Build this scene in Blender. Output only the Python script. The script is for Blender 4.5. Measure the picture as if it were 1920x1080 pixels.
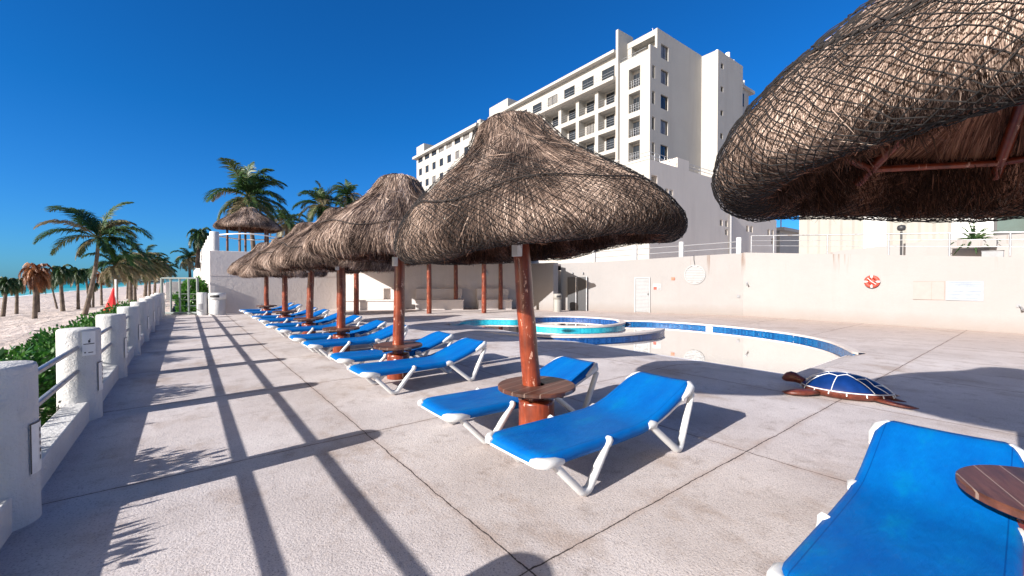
import bpy, math, random
import numpy as np
from mathutils import Vector, Matrix, noise as mnoise
R = math.radians
random.seed(7); rng = np.random.default_rng(11)
scn = bpy.context.scene
for o in list(bpy.data.objects): bpy.data.objects.remove(o)

# ------------------------------------------------------------ camera, world, sun, exposure
cd = bpy.data.cameras.new('camera'); cam = bpy.data.objects.new('camera', cd)
scn.collection.objects.link(cam); scn.camera = cam
cam.location = (0, 0, 1.7)
cam.rotation_euler = (R(90 - 0.944), 0, R(52.288 - 90))
cd.sensor_width = 36; cd.lens = 14.8; cd.clip_start = 0.05; cd.clip_end = 20000
SUN_EL, SUN_AZ = 23.3, 183.5        # azimuth (from +x, counter-clockwise) of the direction TO the sun
world = bpy.data.worlds.new('World'); scn.world = world; world.use_nodes = True
wn = world.node_tree; wn.nodes.clear()
sky = wn.nodes.new('ShaderNodeTexSky'); sky.sky_type = 'NISHITA'; sky.sun_disc = False
sky.sun_elevation = R(SUN_EL); sky.sun_rotation = R(90 - SUN_AZ + 360)
sky.air_density = 1.0; sky.dust_density = 0.35; sky.ozone_density = 4.0; sky.altitude = 0
hs = wn.nodes.new('ShaderNodeHueSaturation'); hs.inputs['Saturation'].default_value = 1.05
gm = wn.nodes.new('ShaderNodeGamma'); gm.inputs[1].default_value = 1.0
bg = wn.nodes.new('ShaderNodeBackground'); bg.inputs[1].default_value = 0.052
wo = wn.nodes.new('ShaderNodeOutputWorld')
wn.links.new(sky.outputs[0], gm.inputs[0]); wn.links.new(gm.outputs[0], hs.inputs['Color'])
# sky deep blue away from sun; warm glow added around it to warm shadows
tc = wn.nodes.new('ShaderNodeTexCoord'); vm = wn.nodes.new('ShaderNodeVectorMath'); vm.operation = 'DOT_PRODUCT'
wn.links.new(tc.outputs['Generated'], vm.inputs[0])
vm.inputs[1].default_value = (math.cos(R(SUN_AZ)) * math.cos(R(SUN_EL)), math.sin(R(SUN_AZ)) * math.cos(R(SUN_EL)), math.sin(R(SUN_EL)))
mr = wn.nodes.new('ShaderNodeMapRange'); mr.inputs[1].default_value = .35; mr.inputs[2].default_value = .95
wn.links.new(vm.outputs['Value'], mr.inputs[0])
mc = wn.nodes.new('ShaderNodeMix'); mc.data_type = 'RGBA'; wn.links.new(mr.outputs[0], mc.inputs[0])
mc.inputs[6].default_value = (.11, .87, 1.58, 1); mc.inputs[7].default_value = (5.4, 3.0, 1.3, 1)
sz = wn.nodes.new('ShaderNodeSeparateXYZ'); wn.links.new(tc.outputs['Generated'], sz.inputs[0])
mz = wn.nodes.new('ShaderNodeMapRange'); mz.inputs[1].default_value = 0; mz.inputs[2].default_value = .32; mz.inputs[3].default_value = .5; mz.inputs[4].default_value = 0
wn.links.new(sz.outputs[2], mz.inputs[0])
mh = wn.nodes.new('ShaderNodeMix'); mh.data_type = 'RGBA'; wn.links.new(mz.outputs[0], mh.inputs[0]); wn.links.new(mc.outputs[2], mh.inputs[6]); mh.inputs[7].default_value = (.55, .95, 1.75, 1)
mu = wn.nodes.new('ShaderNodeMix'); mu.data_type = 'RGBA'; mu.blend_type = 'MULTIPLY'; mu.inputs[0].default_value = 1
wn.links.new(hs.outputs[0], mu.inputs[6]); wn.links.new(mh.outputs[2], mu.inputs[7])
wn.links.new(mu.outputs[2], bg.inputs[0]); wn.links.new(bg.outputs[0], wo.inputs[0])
sl = bpy.data.lights.new('sun', 'SUN'); sl.energy = 4.9; sl.angle = R(0.5); sl.color = (1.0, 0.965, 0.93)
so = bpy.data.objects.new('sun', sl); scn.collection.objects.link(so)
sv = Vector((math.cos(R(SUN_AZ)) * math.cos(R(SUN_EL)), math.sin(R(SUN_AZ)) * math.cos(R(SUN_EL)), math.sin(R(SUN_EL))))
so.rotation_euler = sv.to_track_quat('Z', 'Y').to_euler(); so.location = (-20, 0, 30)
scn.view_settings.view_transform = 'Standard'; scn.view_settings.look = 'None'
scn.view_settings.exposure = 0.93; scn.view_settings.gamma = 1.0
scn.render.engine = 'CYCLES'; scn.render.resolution_x = 1024; scn.render.resolution_y = 576

# ------------------------------------------------------------ materials
def new_mat(name):
    m = bpy.data.materials.new(name); m.use_nodes = True
    nt = m.node_tree; nt.nodes.clear()
    b = nt.nodes.new('ShaderNodeBsdfPrincipled'); o = nt.nodes.new('ShaderNodeOutputMaterial')
    nt.links.new(b.outputs[0], o.inputs[0]); return m, nt, b
def nd(nt, t, **kw):
    n = nt.nodes.new('ShaderNode' + t)
    for k, v in kw.items():
        if isinstance(k, str) and hasattr(n, k): setattr(n, k, v)
    return n
def noise(nt, scale, detail=4, rough=.55, vec=None, dist=0):
    n = nt.nodes.new('ShaderNodeTexNoise'); n.inputs['Scale'].default_value = scale
    n.inputs['Detail'].default_value = detail; n.inputs['Roughness'].default_value = rough
    n.inputs['Distortion'].default_value = dist
    if vec is not None: nt.links.new(vec, n.inputs['Vector'])
    return n.outputs['Fac']
def ramp(nt, fac, stops):
    r = nt.nodes.new('ShaderNodeValToRGB'); e = r.color_ramp.elements
    while len(e) < len(stops): e.new(0.5)
    for i, (p, c) in enumerate(stops):
        e[i].position = p; e[i].color = (*c, 1) if not isinstance(c, (int, float)) else (c, c, c, 1)
    nt.links.new(fac, r.inputs[0]); return r.outputs[0]
def mix(nt, fac, a, b, mode='MIX'):
    m = nt.nodes.new('ShaderNodeMix'); m.data_type = 'RGBA'; m.blend_type = mode
    for s, v in ((m.inputs[0], fac), (m.inputs[6], a), (m.inputs[7], b)):
        if isinstance(v, (int, float)): s.default_value = v
        elif isinstance(v, tuple): s.default_value = (*v, 1)
        else: nt.links.new(v, s)
    return m.outputs[2]
def mth(nt, op, a, b=None, c=None):
    m = nt.nodes.new('ShaderNodeMath'); m.operation = op
    for i, v in enumerate((a, b, c)):
        if v is None: continue
        if isinstance(v, (int, float)): m.inputs[i].default_value = v
        else: nt.links.new(v, m.inputs[i])
    return m.outputs[0]
def pos(nt):
    g = nt.nodes.new('ShaderNodeNewGeometry'); return g.outputs['Position']
def objc(nt):
    g = nt.nodes.new('ShaderNodeTexCoord'); return g.outputs['Object']
def sep(nt, v):
    s = nt.nodes.new('ShaderNodeSeparateXYZ'); nt.links.new(v, s.inputs[0]); return s.outputs
def scalev(nt, v, s):
    m = nt.nodes.new('ShaderNodeMapping'); m.inputs['Scale'].default_value = s
    nt.links.new(v, m.inputs[0]); return m.outputs[0]
def bump(nt, b, h, strength=.3, dist=.01, prev=None):
    n = nt.nodes.new('ShaderNodeBump'); n.inputs['Strength'].default_value = strength
    n.inputs['Distance'].default_value = dist; nt.links.new(h, n.inputs['Height'])
    if prev is not None: nt.links.new(prev, n.inputs['Normal'])
    nt.links.new(n.outputs[0], b.inputs['Normal']); return n.outputs[0]
def setp(b, **k):
    for n, v in k.items():
        s = b.inputs[n.replace('_', ' ')]
        s.default_value = (*v, 1) if isinstance(v, tuple) and len(v) == 3 and s.type == 'RGBA' else v
def simple(name, col, rough=.6, var=.12, scale=6, bmp=0, bscale=30, metallic=0, spec=.5, dirt=None):
    m, nt, b = new_mat(name); p = objc(nt)
    c0 = tuple(x * (1 - var) for x in col); c1 = tuple(min(1, x * (1 + var)) for x in col)
    c = ramp(nt, noise(nt, scale, 5, .6, p), [(.3, c0), (.7, c1)])
    if dirt:
        c = mix(nt, ramp(nt, noise(nt, scale * .6, 8, .7, p), [(.52, 0), (.72, 1)]), c, dirt)
    nt.links.new(c, b.inputs['Base Color']); setp(b, Roughness=rough, Metallic=metallic)
    b.inputs['Specular IOR Level'].default_value = spec
    if bmp: bump(nt, b, noise(nt, bscale, 5, .6, p), bmp, .01)
    return m

# pool deck concrete, with control joints every 2.83 m
def mk_deck():
    m, nt, b = new_mat('deck_concrete'); p = pos(nt)
    x, y, z = sep(nt, p)
    base = ramp(nt, noise(nt, .55, 6, .6, p), [(.3, (.46, .40, .375)), (.55, (.60, .535, .51)), (.75, (.70, .64, .61))])
    # weathered band towards the far wall
    far = mth(nt, 'MULTIPLY', mth(nt, 'SUBTRACT', x, 12.0), .12); far.node.use_clamp = True
    base = mix(nt, far, base, (.50, .40, .35))
    st = noise(nt, .9, 9, .72, scalev(nt, p, (1.3, .8, 1)))
    base = mix(nt, ramp(nt, st, [(.52, 0), (.66, .65)]), base, (.36, .27, .215))
    st2 = noise(nt, 3.1, 9, .75, p)
    base = mix(nt, ramp(nt, st2, [(.54, 0), (.70, .6)]), base, (.27, .21, .18))
    fine = noise(nt, 70, 3, .7, p)
    base = mix(nt, .55, base, ramp(nt, fine, [(.34, (.35, .33, .33)), (.47, (.95, .95, .95)), (.7, (1, 1, 1))]), 'MULTIPLY')
    v = nt.nodes.new('ShaderNodeTexVoronoi'); v.inputs['Scale'].default_value = 38; nt.links.new(p, v.inputs['Vector'])
    base = mix(nt, ramp(nt, v.outputs['Distance'], [(.12, .75), (.25, 0)]), base, (.27, .23, .22))
    # joints
    wob = mth(nt, 'MULTIPLY', mth(nt, 'SUBTRACT', noise(nt, 1.6, 8, .75, p), .5), .075)
    def joint(c, off):
        f = mth(nt, 'FRACT', mth(nt, 'DIVIDE', mth(nt, 'ADD', mth(nt, 'SUBTRACT', c, off), wob), 2.83))
        d = mth(nt, 'MULTIPLY', mth(nt, 'ABSOLUTE', mth(nt, 'SUBTRACT', f, .5)), 2.83)   # 1.415 at joint
        return mth(nt, 'SUBTRACT', 1.415, d)
    dj = mth(nt, 'MINIMUM', joint(x, 1.57), joint(y, 1.87))
    w = mth(nt, 'MULTIPLY', noise(nt, 9, 3, .6, p), .010)
    jm = mth(nt, 'LESS_THAN', dj, w)
    halo = ramp(nt, mth(nt, 'ADD', mth(nt, 'MULTIPLY', dj, 4), mth(nt, 'MULTIPLY', noise(nt, 2.2, 6, .7, p), .9)), [(.42, .55), (.70, 0)])
    base = mix(nt, halo, base, (.42, .32, .27))
    base = mix(nt, jm, base, (.075, .06, .055))
    nt.links.new(base, b.inputs['Base Color']); setp(b, Roughness=.85)
    b.inputs['Specular IOR Level'].default_value = .25
    h = mth(nt, 'ADD', noise(nt, 60, 4, .7, p), mth(nt, 'MULTIPLY', noise(nt, 9, 4, .6, p), .8))
    h = mth(nt, 'SUBTRACT', h, mth(nt, 'MULTIPLY', jm, 2.5))
    bump(nt, b, h, .8, .008)
    return m
def mk_stucco(name, col, dirt, bs=.5, scale=7, streak=.35, gscale=1.0):
    m, nt, b = new_mat(name); p = pos(nt); x, y, z = sep(nt, p)
    base = ramp(nt, noise(nt, .8 * gscale, 6, .6, p), [(.3, tuple(c * .93 for c in col)), (.65, col)])
    sk = noise(nt, 1.0 * gscale, 7, .7, scalev(nt, p, (2.2, 2.2, .22)))
    base = mix(nt, ramp(nt, sk, [(.5, 0), (.78, streak)]), base, dirt)
    base = mix(nt, ramp(nt, noise(nt, 2.5 * gscale, 9, .75, p), [(.6, 0), (.8, streak * 1.2)]), base, dirt)
    nt.links.new(base, b.inputs['Base Color']); setp(b, Roughness=.9)
    b.inputs['Specular IOR Level'].default_value = .2
    h = mth(nt, 'ADD', noise(nt, scale, 5, .65, p), mth(nt, 'MULTIPLY', noise(nt, scale * 6, 3, .6, p), .3))
    bump(nt, b, h, bs, .03)
    return m
def add_rust(m):
    nt = m.node_tree; b = [n for n in nt.nodes if n.type == 'BSDF_PRINCIPLED'][0]; p = pos(nt); x, y, z = sep(nt, p)
    src = b.inputs['Base Color'].links[0].from_socket
    hi = mth(nt, 'MULTIPLY', mth(nt, 'SUBTRACT', z, 1.9), 1.2); hi.node.use_clamp = True
    s1 = ramp(nt, noise(nt, 1, 4, .7, scalev(nt, p, (2.6, 2.6, .12))), [(.60, 0), (.68, .7)])
    c = mix(nt, mth(nt, 'MULTIPLY', s1, hi), src, (.17, .11, .08))
    pt = ramp(nt, noise(nt, .55, 3, .5, p), [(.47, 0), (.50, .35)])
    c = mix(nt, pt, c, (.285, .268, .26))
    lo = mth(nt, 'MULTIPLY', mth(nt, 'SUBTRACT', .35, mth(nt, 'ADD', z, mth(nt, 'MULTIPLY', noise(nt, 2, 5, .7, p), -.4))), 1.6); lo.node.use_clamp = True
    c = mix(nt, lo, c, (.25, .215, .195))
    nt.links.new(c, b.inputs['Base Color'])
def mk_thatch(name, stops, rough=.9):
    m, nt, b = new_mat(name)
    a = nt.nodes.new('ShaderNodeAttribute'); a.attribute_name = 'tint'
    p = objc(nt)
    f = mth(nt, 'ADD', a.outputs['Fac'], mth(nt, 'MULTIPLY', mth(nt, 'SUBTRACT', noise(nt, 1.6, 5, .65, p), .5), .9))
    c = ramp(nt, f, stops)
    nt.links.new(c, b.inputs['Base Color']); setp(b, Roughness=rough)
    b.inputs['Specular IOR Level'].default_value = .25
    return m
def mk_leaf(name, stops, rough=.5, trans=.25):
    m, nt, b = new_mat(name)
    a = nt.nodes.new('ShaderNodeAttribute'); a.attribute_name = 'tint'
    c = ramp(nt, a.outputs['Fac'], stops)
    nt.links.new(c, b.inputs['Base Color']); setp(b, Roughness=rough)
    tr = nt.nodes.new('ShaderNodeBsdfTranslucent'); nt.links.new(c, tr.inputs[0])
    mx = nt.nodes.new('ShaderNodeMixShader'); mx.inputs[0].default_value = trans
    out = [n for n in nt.nodes if n.type == 'OUTPUT_MATERIAL'][0]
    nt.links.new(b.outputs[0], mx.inputs[1]); nt.links.new(tr.outputs[0], mx.inputs[2]); nt.links.new(mx.outputs[0], out.inputs[0])
    return m
def mk_tile(name, c1, c2, white=.25):
    m, nt, b = new_mat(name); p = pos(nt); x, y, z = sep(nt, p)
    v = nt.nodes.new('ShaderNodeTexVoronoi'); v.inputs['Scale'].default_value = 16; v.inputs['Randomness'].default_value = .35
    nt.links.new(p, v.inputs['Vector'])
    bw = nt.nodes.new('ShaderNodeRGBToBW'); nt.links.new(v.outputs['Color'], bw.inputs[0])
    c = ramp(nt, bw.outputs[0], [(.2, c1), (.8, c2)])
    c = mix(nt, ramp(nt, noise(nt, 7, 6, .8, p), [(.6, 0), (.72, white)]), c, (.75, .8, .82))
    nt.links.new(c, b.inputs['Base Color']); setp(b, Roughness=.25); return m
def mk_wood(name, dark, light, rough=.5, planks=0, along='z', chips=None, sc=1):
    m, nt, b = new_mat(name); p = objc(nt); x, y, z = sep(nt, p)
    s = (14 * sc, 14 * sc, 1.3 * sc) if along == 'z' else ((1.3 * sc, 14 * sc, 14 * sc) if along == 'x' else (14 * sc, 1.3 * sc, 14 * sc))
    n = noise(nt, 1, 7, .7, scalev(nt, p, s), .6)
    c = ramp(nt, n, [(.3, dark), (.62, light)])
    c = mix(nt, ramp(nt, noise(nt, 2.2, 5, .6, p), [(.42, 0), (.62, .75)]), c, tuple(q * .55 for q in dark))
    if chips:
        c = mix(nt, ramp(nt, noise(nt, 1, 6, .75, scalev(nt, p, (17, 17, 6))), [(.61, 0), (.63, 1)]), c, chips)
    if planks:
        f = mth(nt, 'FRACT', mth(nt, 'DIVIDE', mth(nt, 'ADD', y, 10), planks))
        pm = mth(nt, 'GREATER_THAN', mth(nt, 'ABSOLUTE', mth(nt, 'SUBTRACT', f, .5)), .475)
        c = mix(nt, pm, c, (.26, .18, .14))
    nt.links.new(c, b.inputs['Base Color']); setp(b, Roughness=rough)
    bump(nt, b, n, .5, .006); return m
M = {}
M['deck'] = mk_deck()
M['wall'] = mk_stucco('pool_wall_stucco', (.30, .286, .279), (.26, .235, .22), .45, 2.6, .30)
add_rust(M['wall'])
M['endwall'] = mk_stucco('end_wall_stucco', (.70, .64, .60), (.48, .41, .37), .7, 6, .3)
M['post'] = mk_stucco('post_stucco', (.60, .59, .575), (.33, .30, .27), .8, 10, .4, 1.6)
M['hotel'] = mk_stucco('hotel_stucco', (.40, .38, .35), (.27, .24, .21), .35, 1.2, .42, .3)
M['hotel_low'] = mk_stucco('hotel_base_stucco', (.62, .56, .50), (.38, .33, .30), .35, 1.6, .35, .3)
M['coping'] = simple('coping_stone', (.55, .48, .44), .8, .1, 8, .3)
M['tile'] = mk_tile('blue_tile', (.002, .045, .15), (.006, .10, .26), .5)
M['tile_navy'] = mk_tile('navy_tile', (.004, .035, .13), (.015, .075, .24), .35)
M['turq'] = mk_tile('turquoise_paint', (.012, .26, .36), (.03, .38, .46), .25)
M['metal'] = simple('brushed_metal', (.42, .43, .45), .38, .15, 10, 0, 30, .7, dirt=(.25, .2, .17))
M['darkmetal'] = simple('dark_metal', (.03, .03, .033), .5)
M['white_sun'] = simple('sunlit_white_paint', (.33, .335, .34), .5, .04, 5, dirt=(.3, .29, .28))  # white paint copy with its colour darkened against clipping in direct sun
M['white_paint'] = simple('white_paint', (.74, .74, .72), .5, .05, 5, dirt=(.55, .53, .5))
M['plastic'] = simple('white_plastic', (.64, .64, .63), .32, .04, 6, 0, 30, 0, .5, dirt=(.6, .58, .55))
M['gate'] = simple('gate_paint', (.20, .23, .215), .5, .1, 6)
M['pole'] = mk_wood('red_varnished_wood', (.11, .018, .008), (.29, .055, .02), .3, chips=(.62, .36, .26))
M['table'] = mk_wood('brown_table_wood', (.04, .014, .008), (.14, .05, .03), .5, planks=.135, along='x')
M['thatch'] = mk_thatch('dry_thatch', [(.10, (.024, .015, .012)), (.38, (.105, .070, .055)), (.62, (.30, .215, .17)), (.90, (.62, .485, .40))])
M['thatch_in'] = mk_thatch('inner_thatch', [(.1, (.045, .021, .013)), (.45, (.22, .095, .058)), (.85, (.58, .31, .20))])  # redder, less weathered straw inside the canopy
M['net'] = simple('black_net_twine', (.008, .006, .006), .8)
M['rope'] = simple('dark_rope', (.025, .018, .015), .9)
M['palm'] = mk_leaf('palm_leaf', [(.0, (.008, .028, .006)), (.45, (.026, .075, .016)), (.8, (.075, .11, .035)), (1, (.24, .19, .11))])
M['palm_dry'] = mk_leaf('dry_palm_leaf', [(.0, (.10, .035, .012)), (.5, (.26, .09, .03)), (1, (.42, .2, .09))])
M['trunk'] = mk_wood('palm_trunk_bark', (.075, .055, .042), (.19, .145, .11), .9)
M['hedge'] = mk_leaf('hedge_leaf', [(.0, (.010, .045, .005)), (.5, (.032, .14, .014)), (1, (.12, .26, .045))], .4, .3)
M['glass'] = simple('dark_window_glass', (.018, .022, .028), .08, .3, .5)
M['glass2'] = simple('green_window_glass', (.05, .09, .09), .08, .3, .5)
M['curtain'] = simple('curtained_glass', (.16, .15, .14), .15, .3, 1.5)
M['red'] = simple('red_fabric', (.62, .012, .014), .7, .15, 4)
M['ringred'] = simple('faded_red_foam', (.50, .05, .03), .6, .2, 9)
M['cloth_dark'] = simple('grey_shade', (.22, .22, .23), .7)
M['turtle_body'] = simple('turtle_brown_paint', (.11, .024, .012), .4, .35, 14, .8, 26)
M['turtle_shell'] = simple('turtle_blue_paint', (.003, .022, .11), .28, .3, 5, .1, 12)
M['corr'] = simple('cream_cladding', (.275, .262, .235), .6, .05, 1, 0)
M['grey_box'] = simple('grey_plastic', (.25, .25, .26), .6)

def mk_sling():
    m, nt, b = new_mat('blue_sling_fabric'); p = objc(nt)
    c = ramp(nt, noise(nt, 2.2, 6, .65, scalev(nt, p, (1, 2.2, 1))), [(.3, (.0, .085, .35)), (.58, (.0, .12, .41)), (.8, (.0, .18, .39))])
    nt.links.new(c, b.inputs['Base Color']); setp(b, Roughness=.55)
    b.inputs['Specular IOR Level'].default_value = .12
    x, y, z = sep(nt, p)
    hem = mth(nt, 'LESS_THAN', mth(nt, 'ABSOLUTE', mth(nt, 'SUBTRACT', mth(nt, 'ABSOLUTE', y), .305)), .003)
    c2 = mix(nt, mth(nt, 'MULTIPLY', hem, .7), c, (.0, .04, .2))
    c2 = mix(nt, ramp(nt, noise(nt, 5, 9, .75, p), [(.58, 0), (.8, .22)]), c2, (.06, .17, .34))
    nt.links.new(c2, b.inputs['Base Color'])
    w = nt.nodes.new('ShaderNodeTexNoise'); w.inputs['Scale'].default_value = 260; nt.links.new(p, w.inputs['Vector'])
    h = mth(nt, 'ADD', mth(nt, 'MULTIPLY', w.outputs['Fac'], .15), mth(nt, 'MULTIPLY', noise(nt, 5, 4, .55, scalev(nt, p, (.9, 2.2, 1))), 1.0))
    bump(nt, b, h, .5, .03); return m
M['sling'] = mk_sling()
def mk_water():
    m, nt, b = new_mat('pool_water'); p = pos(nt)
    nt.nodes.remove(b); out = [n for n in nt.nodes if n.type == 'OUTPUT_MATERIAL'][0]
    g = nt.nodes.new('ShaderNodeBsdfGlossy'); g.inputs['Roughness'].default_value = .015; g.inputs['Color'].default_value = (1, 1, 1, 1)
    t = nt.nodes.new('ShaderNodeBsdfTransparent'); t.inputs[0].default_value = (.92, .97, .98, 1)
    f = nt.nodes.new('ShaderNodeFresnel'); f.inputs[0].default_value = 1.33
    bm = nt.nodes.new('ShaderNodeBump'); bm.inputs['Strength'].default_value = .05; bm.inputs['Distance'].default_value = .01
    nt.links.new(noise(nt, 3.5, 3, .5, scalev(nt, p, (1, 1.6, 1))), bm.inputs['Height'])
    nt.links.new(bm.outputs[0], g.inputs['Normal']); nt.links.new(bm.outputs[0], f.inputs['Normal'])
    mx = nt.nodes.new('ShaderNodeMixShader'); fm = mth(nt, 'MULTIPLY', f.outputs[0], 2.6); fm.node.use_clamp = True; nt.links.new(fm, mx.inputs[0])
    nt.links.new(t.outputs[0], mx.inputs[1]); nt.links.new(g.outputs[0], mx.inputs[2]); nt.links.new(mx.outputs[0], out.inputs[0])
    return m
M['water'] = mk_water()
def mk_sand():
    m, nt, b = new_mat('beach_sand'); p = pos(nt); x, y, z = sep(nt, p)
    c = ramp(nt, noise(nt, .25, 7, .65, p), [(.3, (.50, .415, .37)), (.7, (.63, .55, .51))])
    wet = mth(nt, 'MULTIPLY', mth(nt, 'SUBTRACT', -30.5, x), .2); wet.node.use_clamp = True
    c = mix(nt, wet, c, (.36, .29, .23))
    c = mix(nt, ramp(nt, noise(nt, 1.8, 8, .75, p), [(.56, 0), (.7, .5)]), c, (.42, .34, .29))
    nt.links.new(c, b.inputs['Base Color']); setp(b, Roughness=.95); b.inputs['Specular IOR Level'].default_value = .1
    h = mth(nt, 'ADD', noise(nt, 2.2, 6, .7, p), mth(nt, 'MULTIPLY', noise(nt, .5, 4, .6, scalev(nt, p, (1, .35, 1))), 2))
    bump(nt, b, h, 1.0, .22); return m
M['sand'] = mk_sand()
def mk_sea():
    m, nt, b = new_mat('sea_water'); p = pos(nt); x, y, z = sep(nt, p)
    d = mth(nt, 'MULTIPLY', mth(nt, 'ADD', mth(nt, 'MULTIPLY', x, -1), -34), 1 / 900.)
    d = mth(nt, 'ADD', d, mth(nt, 'MULTIPLY', mth(nt, 'SUBTRACT', noise(nt, .01, 4, .6, p), .5), .12)); d.node.use_clamp = True
    c = ramp(nt, d, [(0, (.12, .42, .42)), (.03, (.012, .27, .30)), (.25, (.002, .16, .22)), (.8, (.002, .09, .17))])
    # breakers: foam lines roughly parallel with the shore
    ws = noise(nt, 1, 5, .65, scalev(nt, p, (.14, .018, 1)), .6)
    near = ramp(nt, mth(nt, 'MULTIPLY', mth(nt, 'ADD', mth(nt, 'MULTIPLY', x, -1), -36), .012), [(0, 1), (.9, 0)])
    foam = mth(nt, 'MULTIPLY', ramp(nt, ws, [(.63, 0), (.66, 1)]), near)
    shore = mth(nt, 'GREATER_THAN', mth(nt, 'ADD', x, mth(nt, 'MULTIPLY', noise(nt, .09, 4, .6, p), 5.)), -33.6)
    c = mix(nt, mth(nt, 'MAXIMUM', foam, shore), c, (.80, .86, .86))
    nt.links.new(c, b.inputs['Base Color']); setp(b, Roughness=.45); b.inputs['Specular IOR Level'].default_value = .15
    bump(nt, b, noise(nt, .6, 6, .65, scalev(nt, p, (1, .4, 1))), .6, .4); return m
M['sea'] = mk_sea()

# ------------------------------------------------------------ mesh tools
col = scn.collection
def link(name, me, parent=None, loc=None):
    o = bpy.data.objects.new(name, me); col.objects.link(o)
    if parent: o.parent = parent
    if loc is not None: o.location = loc
    return o
class MB:
    def __init__(s): s.v = []; s.f = []; s.m = []; s.n = 0; s.sm = []
    def add(s, vs, fs, mi=0, smooth=False):
        s.v.extend([tuple(map(float, v)) for v in vs])
        for f in fs: s.f.append(tuple(i + s.n for i in f)); s.m.append(mi); s.sm.append(smooth)
        s.n += len(vs)
    def box(s, x0, x1, y0, y1, z0, z1, mi=0, M4=None):
        vs = [(x, y, z) for z in (z0, z1) for y in (y0, y1) for x in (x0, x1)]
        if M4 is not None: vs = [tuple(M4 @ Vector(v)) for v in vs]
        s.add(vs, [(0, 2, 3, 1), (4, 5, 7, 6), (0, 1, 5, 4), (2, 6, 7, 3), (0, 4, 6, 2), (1, 3, 7, 5)], mi)
    def tube(s, pts, rad, seg=10, mi=0, cap=True, sq=0, aspect=1, upv=(0, 0, 1)):
        pts = [Vector(p) for p in pts]; n = len(pts)
        rad = rad if isinstance(rad, (list, tuple)) else [rad] * n
        vs = []; prev = None
        for i, p in enumerate(pts):
            t = (pts[min(i + 1, n - 1)] - pts[max(i - 1, 0)]).normalized()
            if prev is None:
                u = Vector(upv)
                if abs(t.dot(u)) > .95: u = Vector((1, 0, 0))
                prev = (u - t * u.dot(t)).normalized()
            prev = (prev - t * prev.dot(t)).normalized(); w = t.cross(prev)
            for k in range(seg):
                a = 2 * math.pi * (k + .5) / seg; ca, sa = math.cos(a), math.sin(a)
                if sq: 
                    q = (abs(ca) ** sq + abs(sa) ** sq) ** (-1 / sq); ca *= q; sa *= q
                vs.append(p + prev * (ca * rad[i]) + w * (sa * rad[i] * aspect))
        fs = []
        for i in range(n - 1):
            for k in range(seg):
                a = i * seg + k; b_ = i * seg + (k + 1) % seg
                fs.append((a, b_, b_ + seg, a + seg))
        s.add(vs, fs, mi, True)
        if cap:
            s.add(vs[:seg], [tuple(range(seg))[::-1]], mi); s.add(vs[-seg:], [tuple(range(seg))], mi)
    def lathe(s, prof, seg=32, mi=0, c=(0, 0), smooth=True):
        vs = []; 
        for r, z in prof:
            for k in range(seg):
                a = 2 * math.pi * k / seg; vs.append((c[0] + r * math.cos(a), c[1] + r * math.sin(a), z))
        fs = []
        for i in range(len(prof) - 1):
            for k in range(seg):
                a = i * seg + k; b_ = i * seg + (k + 1) % seg; fs.append((a, b_, b_ + seg, a + seg))
        s.add(vs, fs, mi, smooth)
    def prism(s, poly, z0, z1, mi=0, mitop=None):
        n = len(poly); vs = [(x, y, z0) for x, y in poly] + [(x, y, z1) for x, y in poly]
        s.add(vs, [tuple(range(n))[::-1]], mi); 
        s.add(vs, [tuple(range(n, 2 * n))], mi if mitop is None else mitop)
        s.add(vs, [(i, (i + 1) % n, n + (i + 1) % n, n + i) for i in range(n)], mi)
    def mesh(s, name, mats):
        me = bpy.data.meshes.new(name); me.from_pydata(s.v, [], s.f)
        for m in (mats if isinstance(mats, (list, tuple)) else [mats]): me.materials.append(m)
        me.polygons.foreach_set('material_index', s.m); me.polygons.foreach_set('use_smooth', s.sm)
        me.update(); return me
    def build(s, name, mats, parent=None, loc=None, bevel=0, seg=2):
        o = link(name, s.mesh(name, mats), parent, loc)
        if bevel:
            b = o.modifiers.new('bevel', 'BEVEL'); b.width = bevel; b.segments = seg; b.limit_method = 'ANGLE'; b.angle_limit = R(40)
        return o
def quads_mesh(name, V, mats, tint=None, matidx=None, F=None, smooth=False):
    V = np.asarray(V, dtype=np.float32).reshape(-1, 3); me = bpy.data.meshes.new(name)
    if F is None: F = np.arange(len(V), dtype=np.int32).reshape(-1, 4)
    F = np.asarray(F, dtype=np.int32)
    me.vertices.add(len(V)); me.vertices.foreach_set('co', V.ravel())
    me.loops.add(F.size); me.loops.foreach_set('vertex_index', F.ravel())
    me.polygons.add(len(F)); me.polygons.foreach_set('loop_start', np.arange(len(F), dtype=np.int32) * F.shape[1])
    try: me.polygons.foreach_set('loop_total', np.full(len(F), F.shape[1], dtype=np.int32))
    except Exception: pass
    for m in (mats if isinstance(mats, (list, tuple)) else [mats]): me.materials.append(m)
    if matidx is not None: me.polygons.foreach_set('material_index', np.asarray(matidx, dtype=np.int32))
    if smooth: me.polygons.foreach_set('use_smooth', np.ones(len(F), dtype=bool))
    me.update(calc_edges=True)
    if tint is not None:
        a = me.attributes.new('tint', 'FLOAT', 'POINT'); a.data.foreach_set('value', np.asarray(tint, dtype=np.float32))
    me.validate(); return me
def tag(o, label=None, cat=None, group=None, kind=None):
    if label: o['label'] = label
    if cat: o['category'] = cat
    if group: o['group'] = group
    if kind: o['kind'] = kind
    return o
def thing(name, label, cat, loc=(0, 0, 0), rotz=0, group=None):
    o = bpy.data.objects.new(name, None); col.objects.link(o); o.location = loc; o.rotation_euler = (0, 0, rotz)
    o.empty_display_size = .2
    return tag(o, label, cat, group)
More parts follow.
